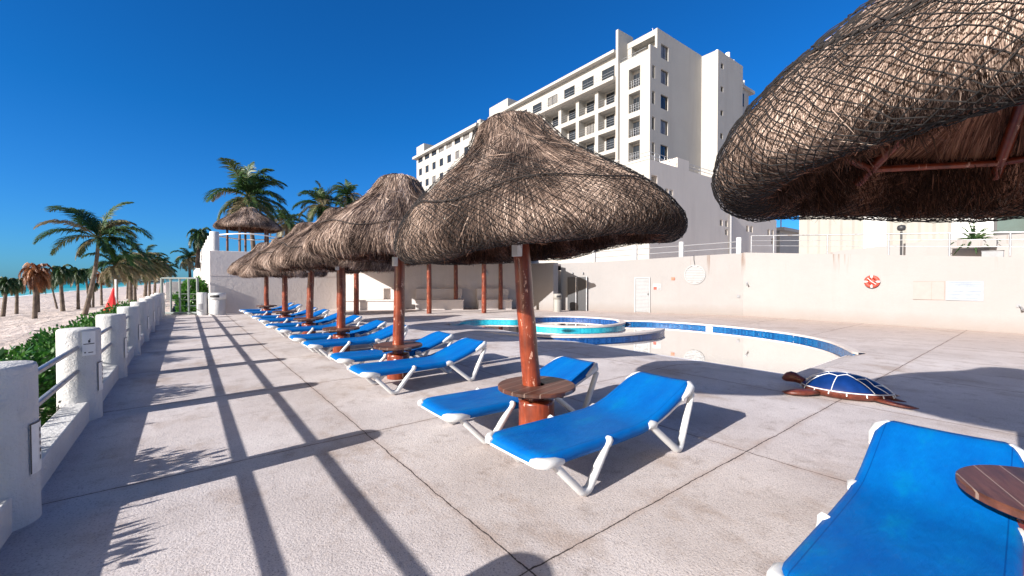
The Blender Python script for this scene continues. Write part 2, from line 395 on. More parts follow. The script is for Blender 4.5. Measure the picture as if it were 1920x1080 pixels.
def copy_tree(o, parent=None):
    c = o.copy(); col.objects.link(c)
    if parent: c.parent = parent; c.matrix_parent_inverse = o.matrix_parent_inverse.copy()
    for ch in list(o.children): copy_tree(ch, c)
    return c

# ------------------------------------------------------------ ground, beach, sea
def struct(o, label=None):
    o['kind'] = 'structure'
    return o
POOL = []   # outline of the pool opening in the deck (counter-clockwise)
far = [(12.57, 2.95), (13.4, 3.35), (14.38, 3.95), (15.2, 4.85), (15.75, 6.1), (16.0, 7.6), (15.95, 9.0), (15.7, 10.2), (15.2, 10.9), (14.75, 11.2),
       (15.0, 12.2), (14.95, 13.2), (14.55, 14.2), (13.7, 14.95), (12.8, 15.0), (12.0, 14.7), (11.5, 14.75), (11.1, 15.3), (10.5, 15.75), (9.7, 15.7), (9.0, 15.2), (8.6, 14.6)]
def smooth_closed(pts, it=2):
    for _ in range(it):
        q = []
        for i in range(len(pts)):
            a, b = pts[i], pts[(i + 1) % len(pts)]
            q += [(a[0] * .75 + b[0] * .25, a[1] * .75 + b[1] * .25), (a[0] * .25 + b[0] * .75, a[1] * .25 + b[1] * .75)]
        pts = q
    return pts
def smooth_open(pts, it=2):
    for _ in range(it):
        q = [pts[0]]
        for i in range(len(pts) - 1):
            a, b = pts[i], pts[i + 1]
            q += [(a[0] * .75 + b[0] * .25, a[1] * .75 + b[1] * .25), (a[0] * .25 + b[0] * .75, a[1] * .25 + b[1] * .75)]
        pts = q + [pts[-1]]
    return pts
farS = smooth_open(far, 2)
XA, YA = 7.9, 2.72
POOL = [(XA, YA), (12.57, YA)] + farS + [(XA, 14.6)]
def fill2d(polys, z, name, mat):
    cu = bpy.data.curves.new(name, 'CURVE'); cu.dimensions = '2D'; cu.fill_mode = 'BOTH'
    for poly in polys:
        s = cu.splines.new('POLY'); s.points.add(len(poly) - 1)
        for i, (x, y) in enumerate(poly): s.points[i].co = (x, y, 0, 1)
        s.use_cyclic_u = True
    ob = bpy.data.objects.new(name, cu); col.objects.link(ob)
    dg = bpy.context.evaluated_depsgraph_get(); me = bpy.data.meshes.new_from_object(ob.evaluated_get(dg))
    bpy.data.objects.remove(ob); me.name = name
    for v in me.vertices: v.co.z = z
    if me.polygons[0].normal.z < 0: me.flip_normals()
    me.materials.clear(); me.materials.append(mat)
    o = link(name, me); return o
deck_outline = [(-.95, -4), (24, -4), (24, 19), (18.5, 27.5), (-.95, 27.5)]
d = struct(fill2d([deck_outline, POOL], 0, 'pool_deck', M['deck']))
# ramped basin floor
def basin_z(x, y):
    k = max(0, min((x - XA) * .10, (y - YA) * .32, 1.1)); return -min(k, .75)
xs = np.arange(XA, 16.61, .15); ys = np.arange(YA, 16.3, .15)
V = []; F = []
for j, y in enumerate(ys):
    for i, x in enumerate(xs): V.append((x, y, basin_z(x, y) if (j and i) else 0.0))
nx = len(xs)
for j in range(len(ys) - 1):
    for i in range(nx - 1): a = j * nx + i; F.append((a, a + 1, a + 1 + nx, a + nx))
def inpoly(x, y, P):
    c = False; n = len(P)
    for i in range(n):
        a, b = P[i], P[(i + 1) % n]
        if (a[1] > y) != (b[1] > y) and x < (b[0] - a[0]) * (y - a[1]) / (b[1] - a[1]) + a[0]: c = not c
    return c
Fk = []
for f in F:
    cx = sum(V[i][0] for i in f) / 4; cy = sum(V[i][1] for i in f) / 4
    ok = any(inpoly(cx + dx, cy + dy, POOL) for dx in (-.35, 0, .35) for dy in (-.35, 0, .35))
    low = basin_z(cx, cy) < -.16
    if inpoly(cx, cy, POOL) or (ok and low): Fk.append(f)
M['pool_floor'] = simple('pale_pool_plaster', (.82, .78, .77), .8, .1, 1.5, .2, 20)
me = bpy.data.meshes.new('pool_floor'); me.from_pydata([(x, y, z - .003) for x, y, z in V], [], Fk); me.materials.append(M['deck']); me.materials.append(M['pool_floor'])
for p_ in me.polygons: p_.material_index = 1 if basin_z(p_.center.x, p_.center.y) < -.13 else 0
if 1: me.update(); me.update()
struct(link('pool_floor', me))
WL = -.155
wp = [(XA + .5, YA + .1), (12.57, YA + .1)] + farS + [(XA + .5, 14.6)]
w = fill2d([[(x, y) for x, y in wp]], WL, 'pool_water', M['water']); struct(w)
# pool walls + coping
def ribbon(pts, th, z0, z1, zc, name_w, mat_w, name_c, coping_out, closed=False, inner_sign=1, parent=None):
    pass
def offset(pts, d, closed=False):
    out = []; n = len(pts)
    for i in range(n):
        a = pts[(i - 1) % n] if (closed or i > 0) else pts[i]; b = pts[(i + 1) % n] if (closed or i < n - 1) else pts[i]
        tx, ty = b[0] - a[0], b[1] - a[1]; l = math.hypot(tx, ty) or 1
        out.append((pts[i][0] + ty / l * d, pts[i][1] - tx / l * d))
    return out
def strip(mb, A, B, zA, zB, mi=0, closed=False, smooth=True):
    n = len(A); vs = [(x, y, zA) for x, y in A] + [(x, y, zB) for x, y in B]
    m = n if closed else n - 1
    mb.add(vs, [(i, (i + 1) % n, n + (i + 1) % n, n + i) for i in range(m)], mi, smooth)
pool = thing('swimming_pool', 'shallow pool basin with blue tiled rim and pale coping set in the deck', 'pool', (12, 7, 0))
def P_(mb, name, mats, parent, **k):
    o = mb.build(name, mats, None, **k); o.parent = parent; o.matrix_parent_inverse = Matrix.Translation(parent.location).inverted() if not parent.rotation_euler.z else parent.matrix_basis.inverted()
    return o
def rebase(mb, loc): 
    mb.v = [(x - loc[0], y - loc[1], z - loc[2]) for x, y, z in mb.v]; return mb
PL = (12, 7, 0)
i_t = min(range(len(farS)), key=lambda i: (farS[i][0] - 14.75) ** 2 + (farS[i][1] - 11.2) ** 2)
mb = MB(); strip(mb, farS[:i_t + 1], farS[:i_t + 1], .0, -.9); strip(mb, [(12.57, YA), farS[0]], [(12.57, YA), farS[0]], .0, -.9)
rebase(mb, PL).build('tiled_rim_wall', M['tile'], pool)
i_j = min(range(len(farS)), key=lambda i: (farS[i][0] - 12.0) ** 2 + (farS[i][1] - 14.7) ** 2)
mb = MB(); strip(mb, farS[i_j:], farS[i_j:], .0, -.9); strip(mb, [(XA + .3, 14.6), farS[-1]][::-1], [(XA + .3, 14.6), farS[-1]][::-1], 0, -.9)
rebase(mb, PL).build('turquoise_rim_wall', M['turq'], pool)
mb = MB(); strip(mb, farS[i_t:i_j + 1], farS[i_t:i_j + 1], 0, -.9)
rebase(mb, PL).build('navy_rim_wall', M['tile_navy'], pool)
cop = [(12.42, 2.80)] + farS + [(8.2, 14.6)]
A = offset(cop, -.015); B = offset(cop, .15)
mb = MB(); strip(mb, A, B, .022, .022); strip(mb, A, A, .022, -.03); strip(mb, B, B, .022, -.0)
rebase(mb, PL).build('coping', M['coping'], pool)
# curved dividing wall
dv = smooth_open([(7.95, 11.6), (8.25, 10.6), (8.85, 9.7), (9.6, 9.0), (10.6, 8.55), (11.7, 8.35), (12.6, 8.35), (13.35, 8.6)], 3)
A = offset(dv, .15); B = offset(dv, -.15)
mb = MB(); strip(mb, A, B, .02, .02, 0); strip(mb, A, A, .02, -.04, 0); strip(mb, B, B, .02, -.04, 0)
mb.add([(A[-1][0], A[-1][1], .02), (B[-1][0], B[-1][1], .02), (B[-1][0], B[-1][1], -.04), (A[-1][0], A[-1][1], -.04)], [(0, 1, 2, 3)])
rebase(mb, PL).build('dividing_wall_coping', M['coping'], pool)
A = offset(dv, .13); B = offset(dv, -.13)
mb = MB(); strip(mb, A, A, -.0, -.9); strip(mb, B, B, -.0, -.9)
mb.add([(A[-1][0], A[-1][1], 0), (B[-1][0], B[-1][1], 0), (B[-1][0], B[-1][1], -.9), (A[-1][0], A[-1][1], -.9)], [(0, 1, 2, 3)])
rebase(mb, PL).build('dividing_wall', M['tile_navy'], pool)
# round whirlpool ring
cx, cy = 12.9, 12.55
def arc(r, a0, a1, n=48): return [(cx + r * math.cos(R(a0 + (a1 - a0) * i / n)), cy + r * .98 * math.sin(R(a0 + (a1 - a0) * i / n))) for i in range(n + 1)]
mb = MB(); o_, i_ = arc(2.24, 120, 330), arc(2.0, 120, 330)
strip(mb, o_, i_, .025, .025); strip(mb, o_, o_, .025, -.04); strip(mb, i_, i_, .025, -.04)
rebase(mb, PL).build('whirlpool_coping', M['coping'], pool)
mb = MB(); o_, i_ = arc(2.22, 120, 330), arc(2.02, 120, 330); strip(mb, o_, o_, 0, -.9)
rebase(mb, PL).build('whirlpool_outer_wall', M['turq'], pool)
mb = MB(); strip(mb, i_, i_, 0, -.9); rebase(mb, PL).build('whirlpool_inner_wall', M['tile_navy'], pool)
mb = MB(); mb.box(15.93, 16.0, 8.05, 8.3, -.15, -.05)
rebase(mb, PL).build('skimmer', M['white_paint'], pool)

def beach_z(x):
    return -.45 - .75 * min(1, max(0, (-x - 2) / 8)) - 1.2 * min(1, max(0, (-x - 10) / 27)) - .6 * max(0, (-x - 37) / 10)
xs = np.concatenate([np.arange(-50, -12, 1.0), np.arange(-12, -.9, .3), [-.9]])
ys = np.concatenate([np.arange(-10, 40, .6), np.arange(40, 120, 2.5), np.geomspace(122, 1500, 30)])
V = []; F = []
for y in ys:
    for x in xs:
        z = beach_z(x) + .10 * mnoise.noise(Vector((x * .35, y * .35, 0))) + .05 * mnoise.noise(Vector((x * 1.3, y * 1.3, 3)))
        V.append((x if x > -49.5 else -60, y, z))
nx = len(xs)
for j in range(len(ys) - 1):
    for i in range(nx - 1): a = j * nx + i; F.append((a, a + 1, a + 1 + nx, a + nx))
me = bpy.data.meshes.new('beach'); me.from_pydata(V, [], F); me.materials.append(M['sand']); me.update()
struct(link('beach', me))
mb = MB(); mb.add([(-9000, -3000, -2.3), (-34, -3000, -2.3), (-34, 9000, -2.3), (-9000, 9000, -2.3)], [(0, 1, 2, 3)]); struct(mb.build('sea', M['sea']))
# sandy land inland and behind everything, down to the horizon
mb = MB(); mb.add([(-34, -3000, -3.2), (9000, -3000, -3.2), (9000, 9000, -3.2), (-34, 9000, -3.2)], [(0, 1, 2, 3)]); struct(mb.build('ground', M['sand']))

# ------------------------------------------------------------ beach-side fence
fy = [-1.15, 1.73, 4.48, 7.33, 10.13, 12.93, 15.73, 18.53, 21.33, 24.13, 26.93]
fence = thing('beach_fence', 'white fence of fat round posts with two metal rails along the beach side', 'fence', (-1.05, 0, 0))
NY = rng.normal(size=(40, 4))
for i, y in enumerate(fy):
    mb = MB(); r = .195; H_ = 1.12
    prof = [(r + .006, -.02), (r + .004, .1), (r, .5), (r, H_ - .03), (r - .006, H_ - .008), (r - .02, H_), (0.0, H_ + .004)]
    mb.lathe(prof, 40)
    p = mb.build('post', M['post'], fence, (0, y, 0))
    # plaque low on the deck side, text side turned along the walk
    mb = MB(); a0, a1 = R(-32), R(14)
    def arcq(r0, z0, z1, b0, b1, mi, n=6):
        for k in range(n):
            t0 = b0 + (b1 - b0) * k / n; t1 = b0 + (b1 - b0) * (k + 1) / n
            mb.add([(r0 * math.cos(t0), r0 * math.sin(t0), z0), (r0 * math.cos(t1), r0 * math.sin(t1), z0), (r0 * math.cos(t1), r0 * math.sin(t1), z1), (r0 * math.cos(t0), r0 * math.sin(t0), z1)], [(0, 1, 2, 3)], mi)
    arcq(.203, .34, .70, R(-32), R(14), 0); arcq(.2045, .345, .695, R(-31.5), R(-28.5), 1, 1); arcq(.2045, .69, .70, R(-32), R(14), 1)
    for k in range(5):
        zz = .62 - k * .05; arcq(.2052, zz, zz + .03, R(-6), R(-1 + (k % 2) * 2), 1, 1)
    mb.build('plaque', [M['white_paint'], M['darkmetal']], p)
    if i == 3:
        mb = MB(); arcq(.203, .80, 1.09, R(-75), R(-38), 0); arcq(.2045, .935, .945, R(-72), R(-42), 1)
        arcq(.2045, .99, 1.0, R(-57), R(-53), 1, 1); arcq(.2045, .955, .985, R(-60), R(-54), 1, 1); arcq(.2045, .83, .845, R(-70), R(-66), 1, 1); arcq(.2045, .83, .84, R(-60), R(-46), 1)
        s = mb.build('plaque', [M['white_paint'], M['darkmetal']], p); s['label'] = 'white notice plate with small dark print'
for i in range(len(fy) - 1):
    for z in (.62, .90):
        mb = MB(); mb.tube([(0, fy[i] + .15, z), (0, fy[i + 1] - .15, z)], .027, 14)
        mb.build('rail', M['metal'], fence)
    mb = MB(); mb.box(-.12, .10, fy[i] + .12, fy[i + 1] - .12, -.3, .24)
    mb.build('low_wall', M['post'], fence, bevel=.015)
# ------------------------------------------------------------ hedge
def leaf_cloud(centers_fn, n, size, seed=0, wid=.45):
    g = np.random.default_rng(seed); C, N = centers_fn(g, n)
    d = g.normal(size=(n, 3)) * .75 + N; d /= np.linalg.norm(d, axis=1)[:, None]
    s = g.normal(size=(n, 3)); s -= (s * d).sum(1)[:, None] * d; s /= np.linalg.norm(s, axis=1)[:, None]
    L = size * g.uniform(.6, 1.3, n)[:, None]; W = L * wid
    up = np.cross(d, s)
    V = np.stack([C, C + d * L * .5 + s * W * .5, C + d * L, C + d * L * .5 - s * W * .5], 1)
    V[:, 2] -= up * 0
    tint = np.repeat(np.clip(g.normal(.45, .2, n), 0, 1), 4)
    return V.reshape(-1, 3), tint
def hedge_fn(segs, zb, zt):
    def fn(g, n):
        y = g.uniform(segs[0], segs[1], n); 
        top = zt + .16 * np.sin(y * 1.7) + .12 * np.sin(y * 3.9 + 1) + g.normal(0, .05, n)
        w = .58 + .12 * np.sin(y * 2.3 + 2)
        th = g.uniform(0, math.pi, n); rr = np.sqrt(g.uniform(.35, 1, n))
        x = -1.93 + w * np.cos(th) * rr; z = zb + (top - zb) * np.sin(th) ** .5 * rr
        N = np.stack([np.cos(th), np.zeros(n), np.sin(th) * .9 + .2], 1) * .9
        return np.stack([x, y, z], 1), N
    return fn
t = thing('hedge', 'low glossy green hedge growing between the beach fence and the sand', 'hedge', (-1.93, 10, -.5))
V, tn = leaf_cloud(hedge_fn((1.5, 27), -.5, .56), 60000, .10, 3)
V -= np.array([-1.93, 10, -.5]); o = link('foliage', quads_mesh('foliage', V, M['hedge'], tn), t)

# ------------------------------------------------------------ sun loungers
def lounger_proto():
    root = thing('sun_lounger', '', 'sun lounger')
    prof = [(0, .335), (.03, .372), (.10, .385), (.5, .378), (.9, .372), (1.25, .374), (1.42, .392), (1.6, .44), (1.8, .515), (2.0, .592), (2.12, .635), (2.17, .64), (2.2, .605)]
    def wid(x):
        if x < .12: return .265 + (x / .12) * .075
        if x > 2.02: return .34 - (x - 2.02) / .18 * .07
        return .34
    # resample
    P = []
    for i in range(len(prof) - 1):
        n = max(1, int((prof[i + 1][0] - prof[i][0]) / .06))
        for k in range(n): t_ = k / n; P.append((prof[i][0] * (1 - t_) + prof[i + 1][0] * t_, prof[i][1] * (1 - t_) + prof[i + 1][1] * t_))
    P.append(prof[-1])
    cs = [(-1.0, -.075), (-1.035, -.045), (-1.02, -.012), (-.96, 0), (-.8, -.004), (-.5, -.012), (0, -.016), (.5, -.012), (.8, -.004), (.96, 0), (1.02, -.012), (1.035, -.045), (1.0, -.075)]
    V = []; F = []
    for x, z in P:
        w_ = wid(x)
        for a, b in cs: V.append((x, a * w_, z + b * min(1, .25 + x / .25, .25 + (2.2 - x) / .2)))
    n = len(cs)
    for i in range(len(P) - 1):
        for k in range(n - 1): a = i * n + k; F.append((a, a + 1, a + 1 + n, a + n))
    me = bpy.data.meshes.new('sling'); me.from_pydata(V, [], F); me.materials.append(M['sling']); me.polygons.foreach_set('use_smooth', [True] * len(F)); me.update()
    o = link('sling', me, root); s = o.modifiers.new('s', 'SOLIDIFY'); s.thickness = .008; s.offset = -1
    for sy in (-1, 1):
        mb = MB(); mb.tube([(x, sy * .315, z - .045) for x, z in P if .03 < x < 2.19], .024, 8, sq=4)
        # back section rail: the white lower rail that shows under the raised back
        mb.tube([(1.36, sy * .335, .325), (1.5, sy * .335, .345), (1.7, sy * .335, .40), (1.95, sy * .335, .49), (2.16, sy * .33, .565)], .021, 8, sq=4)
        mb.build('side_rail', M['plastic'], root)
    mb = MB(); mb.tube([(.02, -.28, .325), (.02, .28, .325)], .022, 8, sq=4); mb.build('foot_bar', M['plastic'], root)
    mb = MB(); mb.tube([(2.18, -.28, .60), (2.18, .28, .60)], .022, 8, sq=4); mb.build('head_bar', M['plastic'], root)
    for sy in (-1, 1):
        for (x, z, dx, dz) in ((.0, .345, 1, 0), (2.17, .605, -1, -.32)):
            mb = MB(); mb.tube([(x + dx * .005, sy * .255, z), (x + dx * .012, sy * .30, z + .004), (x + dx * .06, sy * .347, z + dz * .06), (x + dx * .15, sy * .357, z - .004 + dz * .15), (x + dx * .24, sy * .354, z - .022 + dz * .24)], [.024, .038, .042, .036, .02], 10, sq=3)
            mb.build('corner_cap', M['plastic'], root)
        def vleg(pts, rr):
            pts = [Vector(p) for p in pts]; out = []
            # round the bottom
            a, b, c, d_ = pts
            for k in range(5): out.append(a.lerp(b, k / 5))
            for k in range(9):
                t_ = k / 8; out.append(b * (1 - t_) ** 2 + (b.lerp(c, .5) + Vector((0, 0, -.028))) * 2 * t_ * (1 - t_) + c * t_ ** 2)
            for k in range(1, 6): out.append(c.lerp(d_, k / 5))
            mb = MB(); mb.tube(out, [rr * (1 + .12 * math.sin(i * 3.14 / len(out))) for i in range(len(out))], 10, sq=3.2, aspect=.95, upv=(0, 1, 0)); 
            return mb
        y0, y1 = sy * .345, sy * .385
        mb = vleg([(.13, y0, .335), (.40, y1, .055), (.50, y1, .055), (.78, y0 * 1.01, .345)], .030)
        mb.tube([(.765, y0 * 1.02, .32), (.79, y0 * 1.02, .365), (.80, y0 * 1.01, .385)], [.03, .034, .022], 10, sq=3)
        mb.build('leg', M['plastic'], root)
        mb = vleg([(1.42, y0, .335), (1.76, y1, .055), (1.85, y1, .055), (2.13, y0 * 1.02, .535)], .030)
        mb.tube([(1.36, y0 * 1.0, .352), (1.41, y0 * 1.02, .358), (1.47, y0, .345)], [.028, .038, .03], 10, sq=3)
        mb.build('leg', M['plastic'], root)
    return root
LP = lounger_proto()
LS = [  # x, y(centre), rot, label
 (2.05, .41, .025, 'blue sling lounger cut off at the lower right corner beside the nearest round table'),
 (2.02, 2.64, .01, 'whole blue sling lounger on the near side of the central red pole'),
 (2.02, 3.98, -.02, 'blue sling lounger partly behind the round table of the central red pole'),
 (1.98, 6.40, .02, 'blue sling lounger in front of the second red pole from the pool side'),
 (2.03, 7.72, -.02, 'blue sling lounger just behind the second red pole and its round table'),
 (2.0, 9.75, .015, 'blue sling lounger on the near side of the third red pole'),
 (1.95, 11.05, -.01, 'blue sling lounger on the far side of the third red pole'),
 (2.0, 13.1, .02, 'blue sling lounger on the near side of the fourth red pole'),
 (1.9, 14.5, .0, 'blue sling lounger on the far side of the fourth red pole'),
 (1.97, 16.7, .01, 'blue sling lounger on the near side of the fifth red pole'),
 (1.93, 18.25, -.02, 'blue sling lounger on the far side of the fifth red pole'),
 (1.95, 21.2, .0, 'blue sling lounger on the near side of the farthest red umbrella pole'),
 (1.93, 22.75, .02, 'blue sling lounger nearest the end wall, last of the row')]
for i, (x, y, rz, lb) in enumerate(LS):
    o = LP if i == 0 else copy_tree(LP); o.location = (x, y, 0); o.rotation_euler = (0, 0, rz)
    tag(o, lb, 'sun lounger', 'blue sun loungers in a row on the deck')

# ------------------------------------------------------------ thatched umbrellas
PROF = np.array([(.02, 3.47), (.14, 3.46), (.27, 3.43), (.38, 3.36), (.46, 3.22), (.58, 3.07), (.78, 2.91), (1.00, 2.75), (1.20, 2.60), (1.36, 2.46), (1.47, 2.33), (1.53, 2.22), (1.545, 2.14), (1.51, 2.07), (1.43, 2.035), (1.34, 2.04), (1.26, 2.085), (1.19, 2.16), (1.10, 2.27), (.90, 2.42), (.6, 2.66), (.2, 3.0), (.02, 3.15)])
seg_ = np.linalg.norm(np.diff(PROF, axis=0), axis=1); CUM = np.concatenate([[0], np.cumsum(seg_)])
S_RIM = CUM[15]; S_TOT = CUM[-1]
LUMP = [(k, rng.uniform(0, 6.28), rng.normal(0, 1) / (k ** .6)) for k in (2, 3, 4, 5, 7, 9, 12, 16, 23)]
SH = [0.0, 0.0]      # sideways lean of the peak per metre of height
def canopy_pt(th, s, zs=1.0, off=0.0):
    """th, s arrays -> points, normals"""
    s = np.clip(s, 0, S_TOT - 1e-4)
    r = np.interp(s, CUM, PROF[:, 0]); z = np.interp(s, CUM, PROF[:, 1])
    e = .03; r1 = np.interp(np.clip(s + e, 0, S_TOT), CUM, PROF[:, 0]); z1 = np.interp(np.clip(s + e, 0, S_TOT), CUM, PROF[:, 1])
    r0 = np.interp(np.clip(s - e, 0, S_TOT), CUM, PROF[:, 0]); z0 = np.interp(np.clip(s - e, 0, S_TOT), CUM, PROF[:, 1])
    tr, tz = r1 - r0, z1 - z0; l = np.hypot(tr, tz) + 1e-9; tr, tz = tr / l, tz / l
    nr, nz = -tz, tr                                        # outward
    lump = sum(a * np.sin(k * th + ph + s * .8) for k, ph, a in LUMP)
    A = np.interp(s, [0, 1.2, 2.2, S_RIM - .3, S_RIM + .1, S_TOT], [.012, .012, .028, .05, .035, .0])
    o = off + A * lump
    z = z + np.interp(s, [0, 1.6, 2.6, S_RIM, S_TOT], [0, 0, 1, 1, 0]) * (.022 * np.sin(3 * th + 1) + .02 * np.sin(5 * th + 2.2))
    R_ = r + nr * o; Z_ = (z + nz * o)
    P = np.stack([R_ * np.cos(th) + SH[0] * (Z_ - 2.1), R_ * np.sin(th) + SH[1] * (Z_ - 2.1), Z_ * zs], -1)
    N = np.stack([nr * np.cos(th), nr * np.sin(th), nz], -1)
    T = np.stack([tr * np.cos(th), tr * np.sin(th), tz], -1)
    return P, N, T
def canopy_mesh(name, nbl, bw, seed, frays=1.0, inner=6000, tm=.5, fringe=.8):
    g = np.random.default_rng(seed)
    # base skin
    nt_, ns_ = 128, 70
    th = np.linspace(0, 2 * math.pi, nt_, endpoint=False); ss = np.linspace(0, S_TOT, ns_)
    TH, SS = np.meshgrid(th, ss); P, N, T = canopy_pt(TH.ravel(), SS.ravel(), 1, -.012)
    F = []
    for j in range(ns_ - 1):
        for i in range(nt_): a = j * nt_ + i; b = j * nt_ + (i + 1) % nt_; F.append((a, a + nt_, b + nt_, b))
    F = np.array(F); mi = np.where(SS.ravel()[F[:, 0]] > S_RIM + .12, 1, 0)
    Vs = [P]; Fs = [F]; Ms = [mi]; Ts = [g.uniform(.0, .25, len(P))]; n0 = len(P)
    def blades(n, slo, shi, Lr, w, lift, mat, dth=.05, tmean=.5, tsd=.17, hang=0):
        nonlocal n0
        # sample s weighted with radius
        s0 = g.uniform(slo, shi, n * 3); rr = np.interp(s0, CUM, PROF[:, 0]) + .1
        s0 = s0[g.uniform(0, 1.75, n * 3) < rr][:n]; n = len(s0)
        th0 = g.uniform(0, 2 * math.pi, n); L = g.uniform(*Lr, n); K = 4
        drift = dth * (1.3 * np.sin(th0 * 7 + s0 * 2.3) + .9 * np.sin(th0 * 17 - s0 * 3.1) + .45 * g.normal(0, 1, n)); lft = lift * g.uniform(.2, 1, n) ** 2
        rr0 = np.interp(s0, CUM, PROF[:, 0]) + .15
        pts = []; 
        for k in range(K):
            t_ = k / (K - 1); s_ = s0 + L * t_
            p, nn, tt = canopy_pt(th0 + drift * t_ / rr0 + .25 * drift * t_ * t_ / rr0, s_)
            p = p + nn * (0.004 + (lft * t_ ** 1.5)[:, None])
            if hang: p[:, 2] -= hang * t_ ** 2 * g.uniform(.3, 1, n)
            pts.append(p)
            if k == 0: N0 = nn
        pts = np.stack(pts, 1)                               # n,K,3
        d = pts[:, -1] - pts[:, 0]; d /= np.linalg.norm(d, axis=1)[:, None] + 1e-9
        side = np.cross(N0, d); ph = g.normal(0, .6, n)
        side = side * np.cos(ph)[:, None] + N0 * np.sin(ph)[:, None]
        wv = w * g.uniform(.5, 1.5, n)[:, None, None] * np.array([.8, 1, .8, .25])[None, :, None]
        A_ = pts - side[:, None] * wv / 2; B_ = pts + side[:, None] * wv / 2
        V = np.stack([A_, B_], 2).reshape(n, K * 2, 3)
        base = (np.arange(n) * K * 2)[:, None, None] + n0
        f = np.array([[2 * k, 2 * k + 1, 2 * k + 3, 2 * k + 2] for k in range(K - 1)])[None] + base
        Vs.append(V.reshape(-1, 3)); Fs.append(f.reshape(-1, 4)); Ms.append(np.full(n * (K - 1), mat))
        patch = .10 * np.sin(th0 * 5 + s0 * 3) + .10 * np.sin(th0 * 11 - s0 * 2 + 1)
        Ts.append(np.repeat(np.clip(g.normal(tmean, tsd, n) + patch, 0, 1), K * 2)); n0 += n * K * 2
    blades(nbl, 0.02, S_RIM - .15, (.2, .5), bw, .014, 0, dth=.028, tmean=tm)
    blades(nbl // 45, 0.05, S_RIM - .2, (.12, .3), bw * .7, .05, 0, dth=.12)         # strays
    blades(int(nbl * .10), S_RIM - .45, S_RIM + .05, (.1, .26), bw, .04 * frays, 0, dth=.05, tmean=.45, hang=.035 * frays)
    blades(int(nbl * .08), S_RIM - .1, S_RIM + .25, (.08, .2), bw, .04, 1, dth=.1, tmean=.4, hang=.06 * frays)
    # shaggy ends hanging inside and under the rim
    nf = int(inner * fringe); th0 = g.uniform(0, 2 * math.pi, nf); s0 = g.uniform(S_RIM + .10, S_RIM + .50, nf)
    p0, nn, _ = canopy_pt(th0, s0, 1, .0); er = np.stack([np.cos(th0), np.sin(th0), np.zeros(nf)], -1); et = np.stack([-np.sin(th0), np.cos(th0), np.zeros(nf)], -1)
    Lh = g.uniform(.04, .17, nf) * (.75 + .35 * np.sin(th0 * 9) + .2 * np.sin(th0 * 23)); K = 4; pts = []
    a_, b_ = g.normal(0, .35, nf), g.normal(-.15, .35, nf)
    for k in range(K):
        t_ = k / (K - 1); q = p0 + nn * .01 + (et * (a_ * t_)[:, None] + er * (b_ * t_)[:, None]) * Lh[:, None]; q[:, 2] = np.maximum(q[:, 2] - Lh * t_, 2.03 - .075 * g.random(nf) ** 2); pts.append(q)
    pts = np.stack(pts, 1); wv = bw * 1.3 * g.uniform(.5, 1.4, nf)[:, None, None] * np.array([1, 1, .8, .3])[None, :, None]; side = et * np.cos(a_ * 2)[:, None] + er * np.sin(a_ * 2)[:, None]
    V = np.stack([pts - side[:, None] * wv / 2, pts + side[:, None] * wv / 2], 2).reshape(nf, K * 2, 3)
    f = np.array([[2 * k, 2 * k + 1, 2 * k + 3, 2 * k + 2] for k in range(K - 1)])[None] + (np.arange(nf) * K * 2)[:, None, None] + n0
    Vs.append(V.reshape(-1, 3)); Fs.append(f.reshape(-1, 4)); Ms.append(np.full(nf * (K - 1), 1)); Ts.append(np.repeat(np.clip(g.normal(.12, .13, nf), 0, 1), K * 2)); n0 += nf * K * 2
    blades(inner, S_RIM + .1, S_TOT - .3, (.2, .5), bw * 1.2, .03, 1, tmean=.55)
    return quads_mesh(name, np.concatenate(Vs), [M['thatch'], M['thatch_in']], np.concatenate(Ts), np.concatenate(Ms), np.concatenate(Fs))
def net_mesh(name, cells, rad, seed, slope=1.7, s_top=1.0):
    g = np.random.default_rng(seed); Vs = []; Fs = []; n0 = 0
    step = .035; 
    for sgn in (-1, 1):
        for i in range(cells):
            top = s_top + abs(g.normal(0, .35)) if g.random() < .75 else .35
            s = np.arange(S_RIM + .12, top, -step); n = len(s)
            if n < 5: continue
            th = 2 * math.pi * i / cells + sgn * slope * (S_RIM - s) / 1.62
            jitter = np.interp(s, [1.2, 2.3, S_RIM], [.022, .009, .005])
            w_ = np.sin(s * 23 + i * 2.1) * .5 + np.sin(s * 41 + i * 1.3 + sgn) * .5
            th = th + w_ * jitter + .03 * np.sin(s * 2 + th * 3)
            p, nn, tt = canopy_pt(th, s, 1, .036)
            p += nn * (g.normal(0, .004, n))[:, None]
            d = np.gradient(p, axis=0); d /= np.linalg.norm(d, axis=1)[:, None]; u = nn; v = np.cross(d, u)
            ring = [p + rad * (u * math.cos(a) + v * math.sin(a)) for a in (0, 2.094, 4.189)]
            V = np.stack(ring, 1).reshape(-1, 3)
            idx = np.arange(n - 1)[:, None] * 3 + n0
            f = np.concatenate([np.stack([idx[:, 0] + k, idx[:, 0] + (k + 1) % 3, idx[:, 0] + 3 + (k + 1) % 3, idx[:, 0] + 3 + k], 1) for k in range(3)])
            Vs.append(V); Fs.append(f); n0 += len(V)
    return quads_mesh(name, np.concatenate(Vs), M['net'], None, None, np.concatenate(Fs))
def rope_mesh(name, s_r, rad=.007):
    th = np.linspace(0, 2 * math.pi, 121); s = s_r + .05 * np.sin(th * 4) + .04 * np.sin(th * 7 + 2) 
    p, n_, t_ = canopy_pt(th, s, 1, .03); mb = MB(); mb.tube([tuple(q) for q in p], rad, 6, cap=False); return mb.mesh(name, M['rope'])
CAN_NEAR = canopy_mesh('canopy', 150000, .0048, 21, .5, 20000, .66)
CAN_FAR = canopy_mesh('canopy', 40000, .010, 23, 1.4, 3000)
NET_B = net_mesh('net', 150, .0030, 32, 1.6, 1.2)
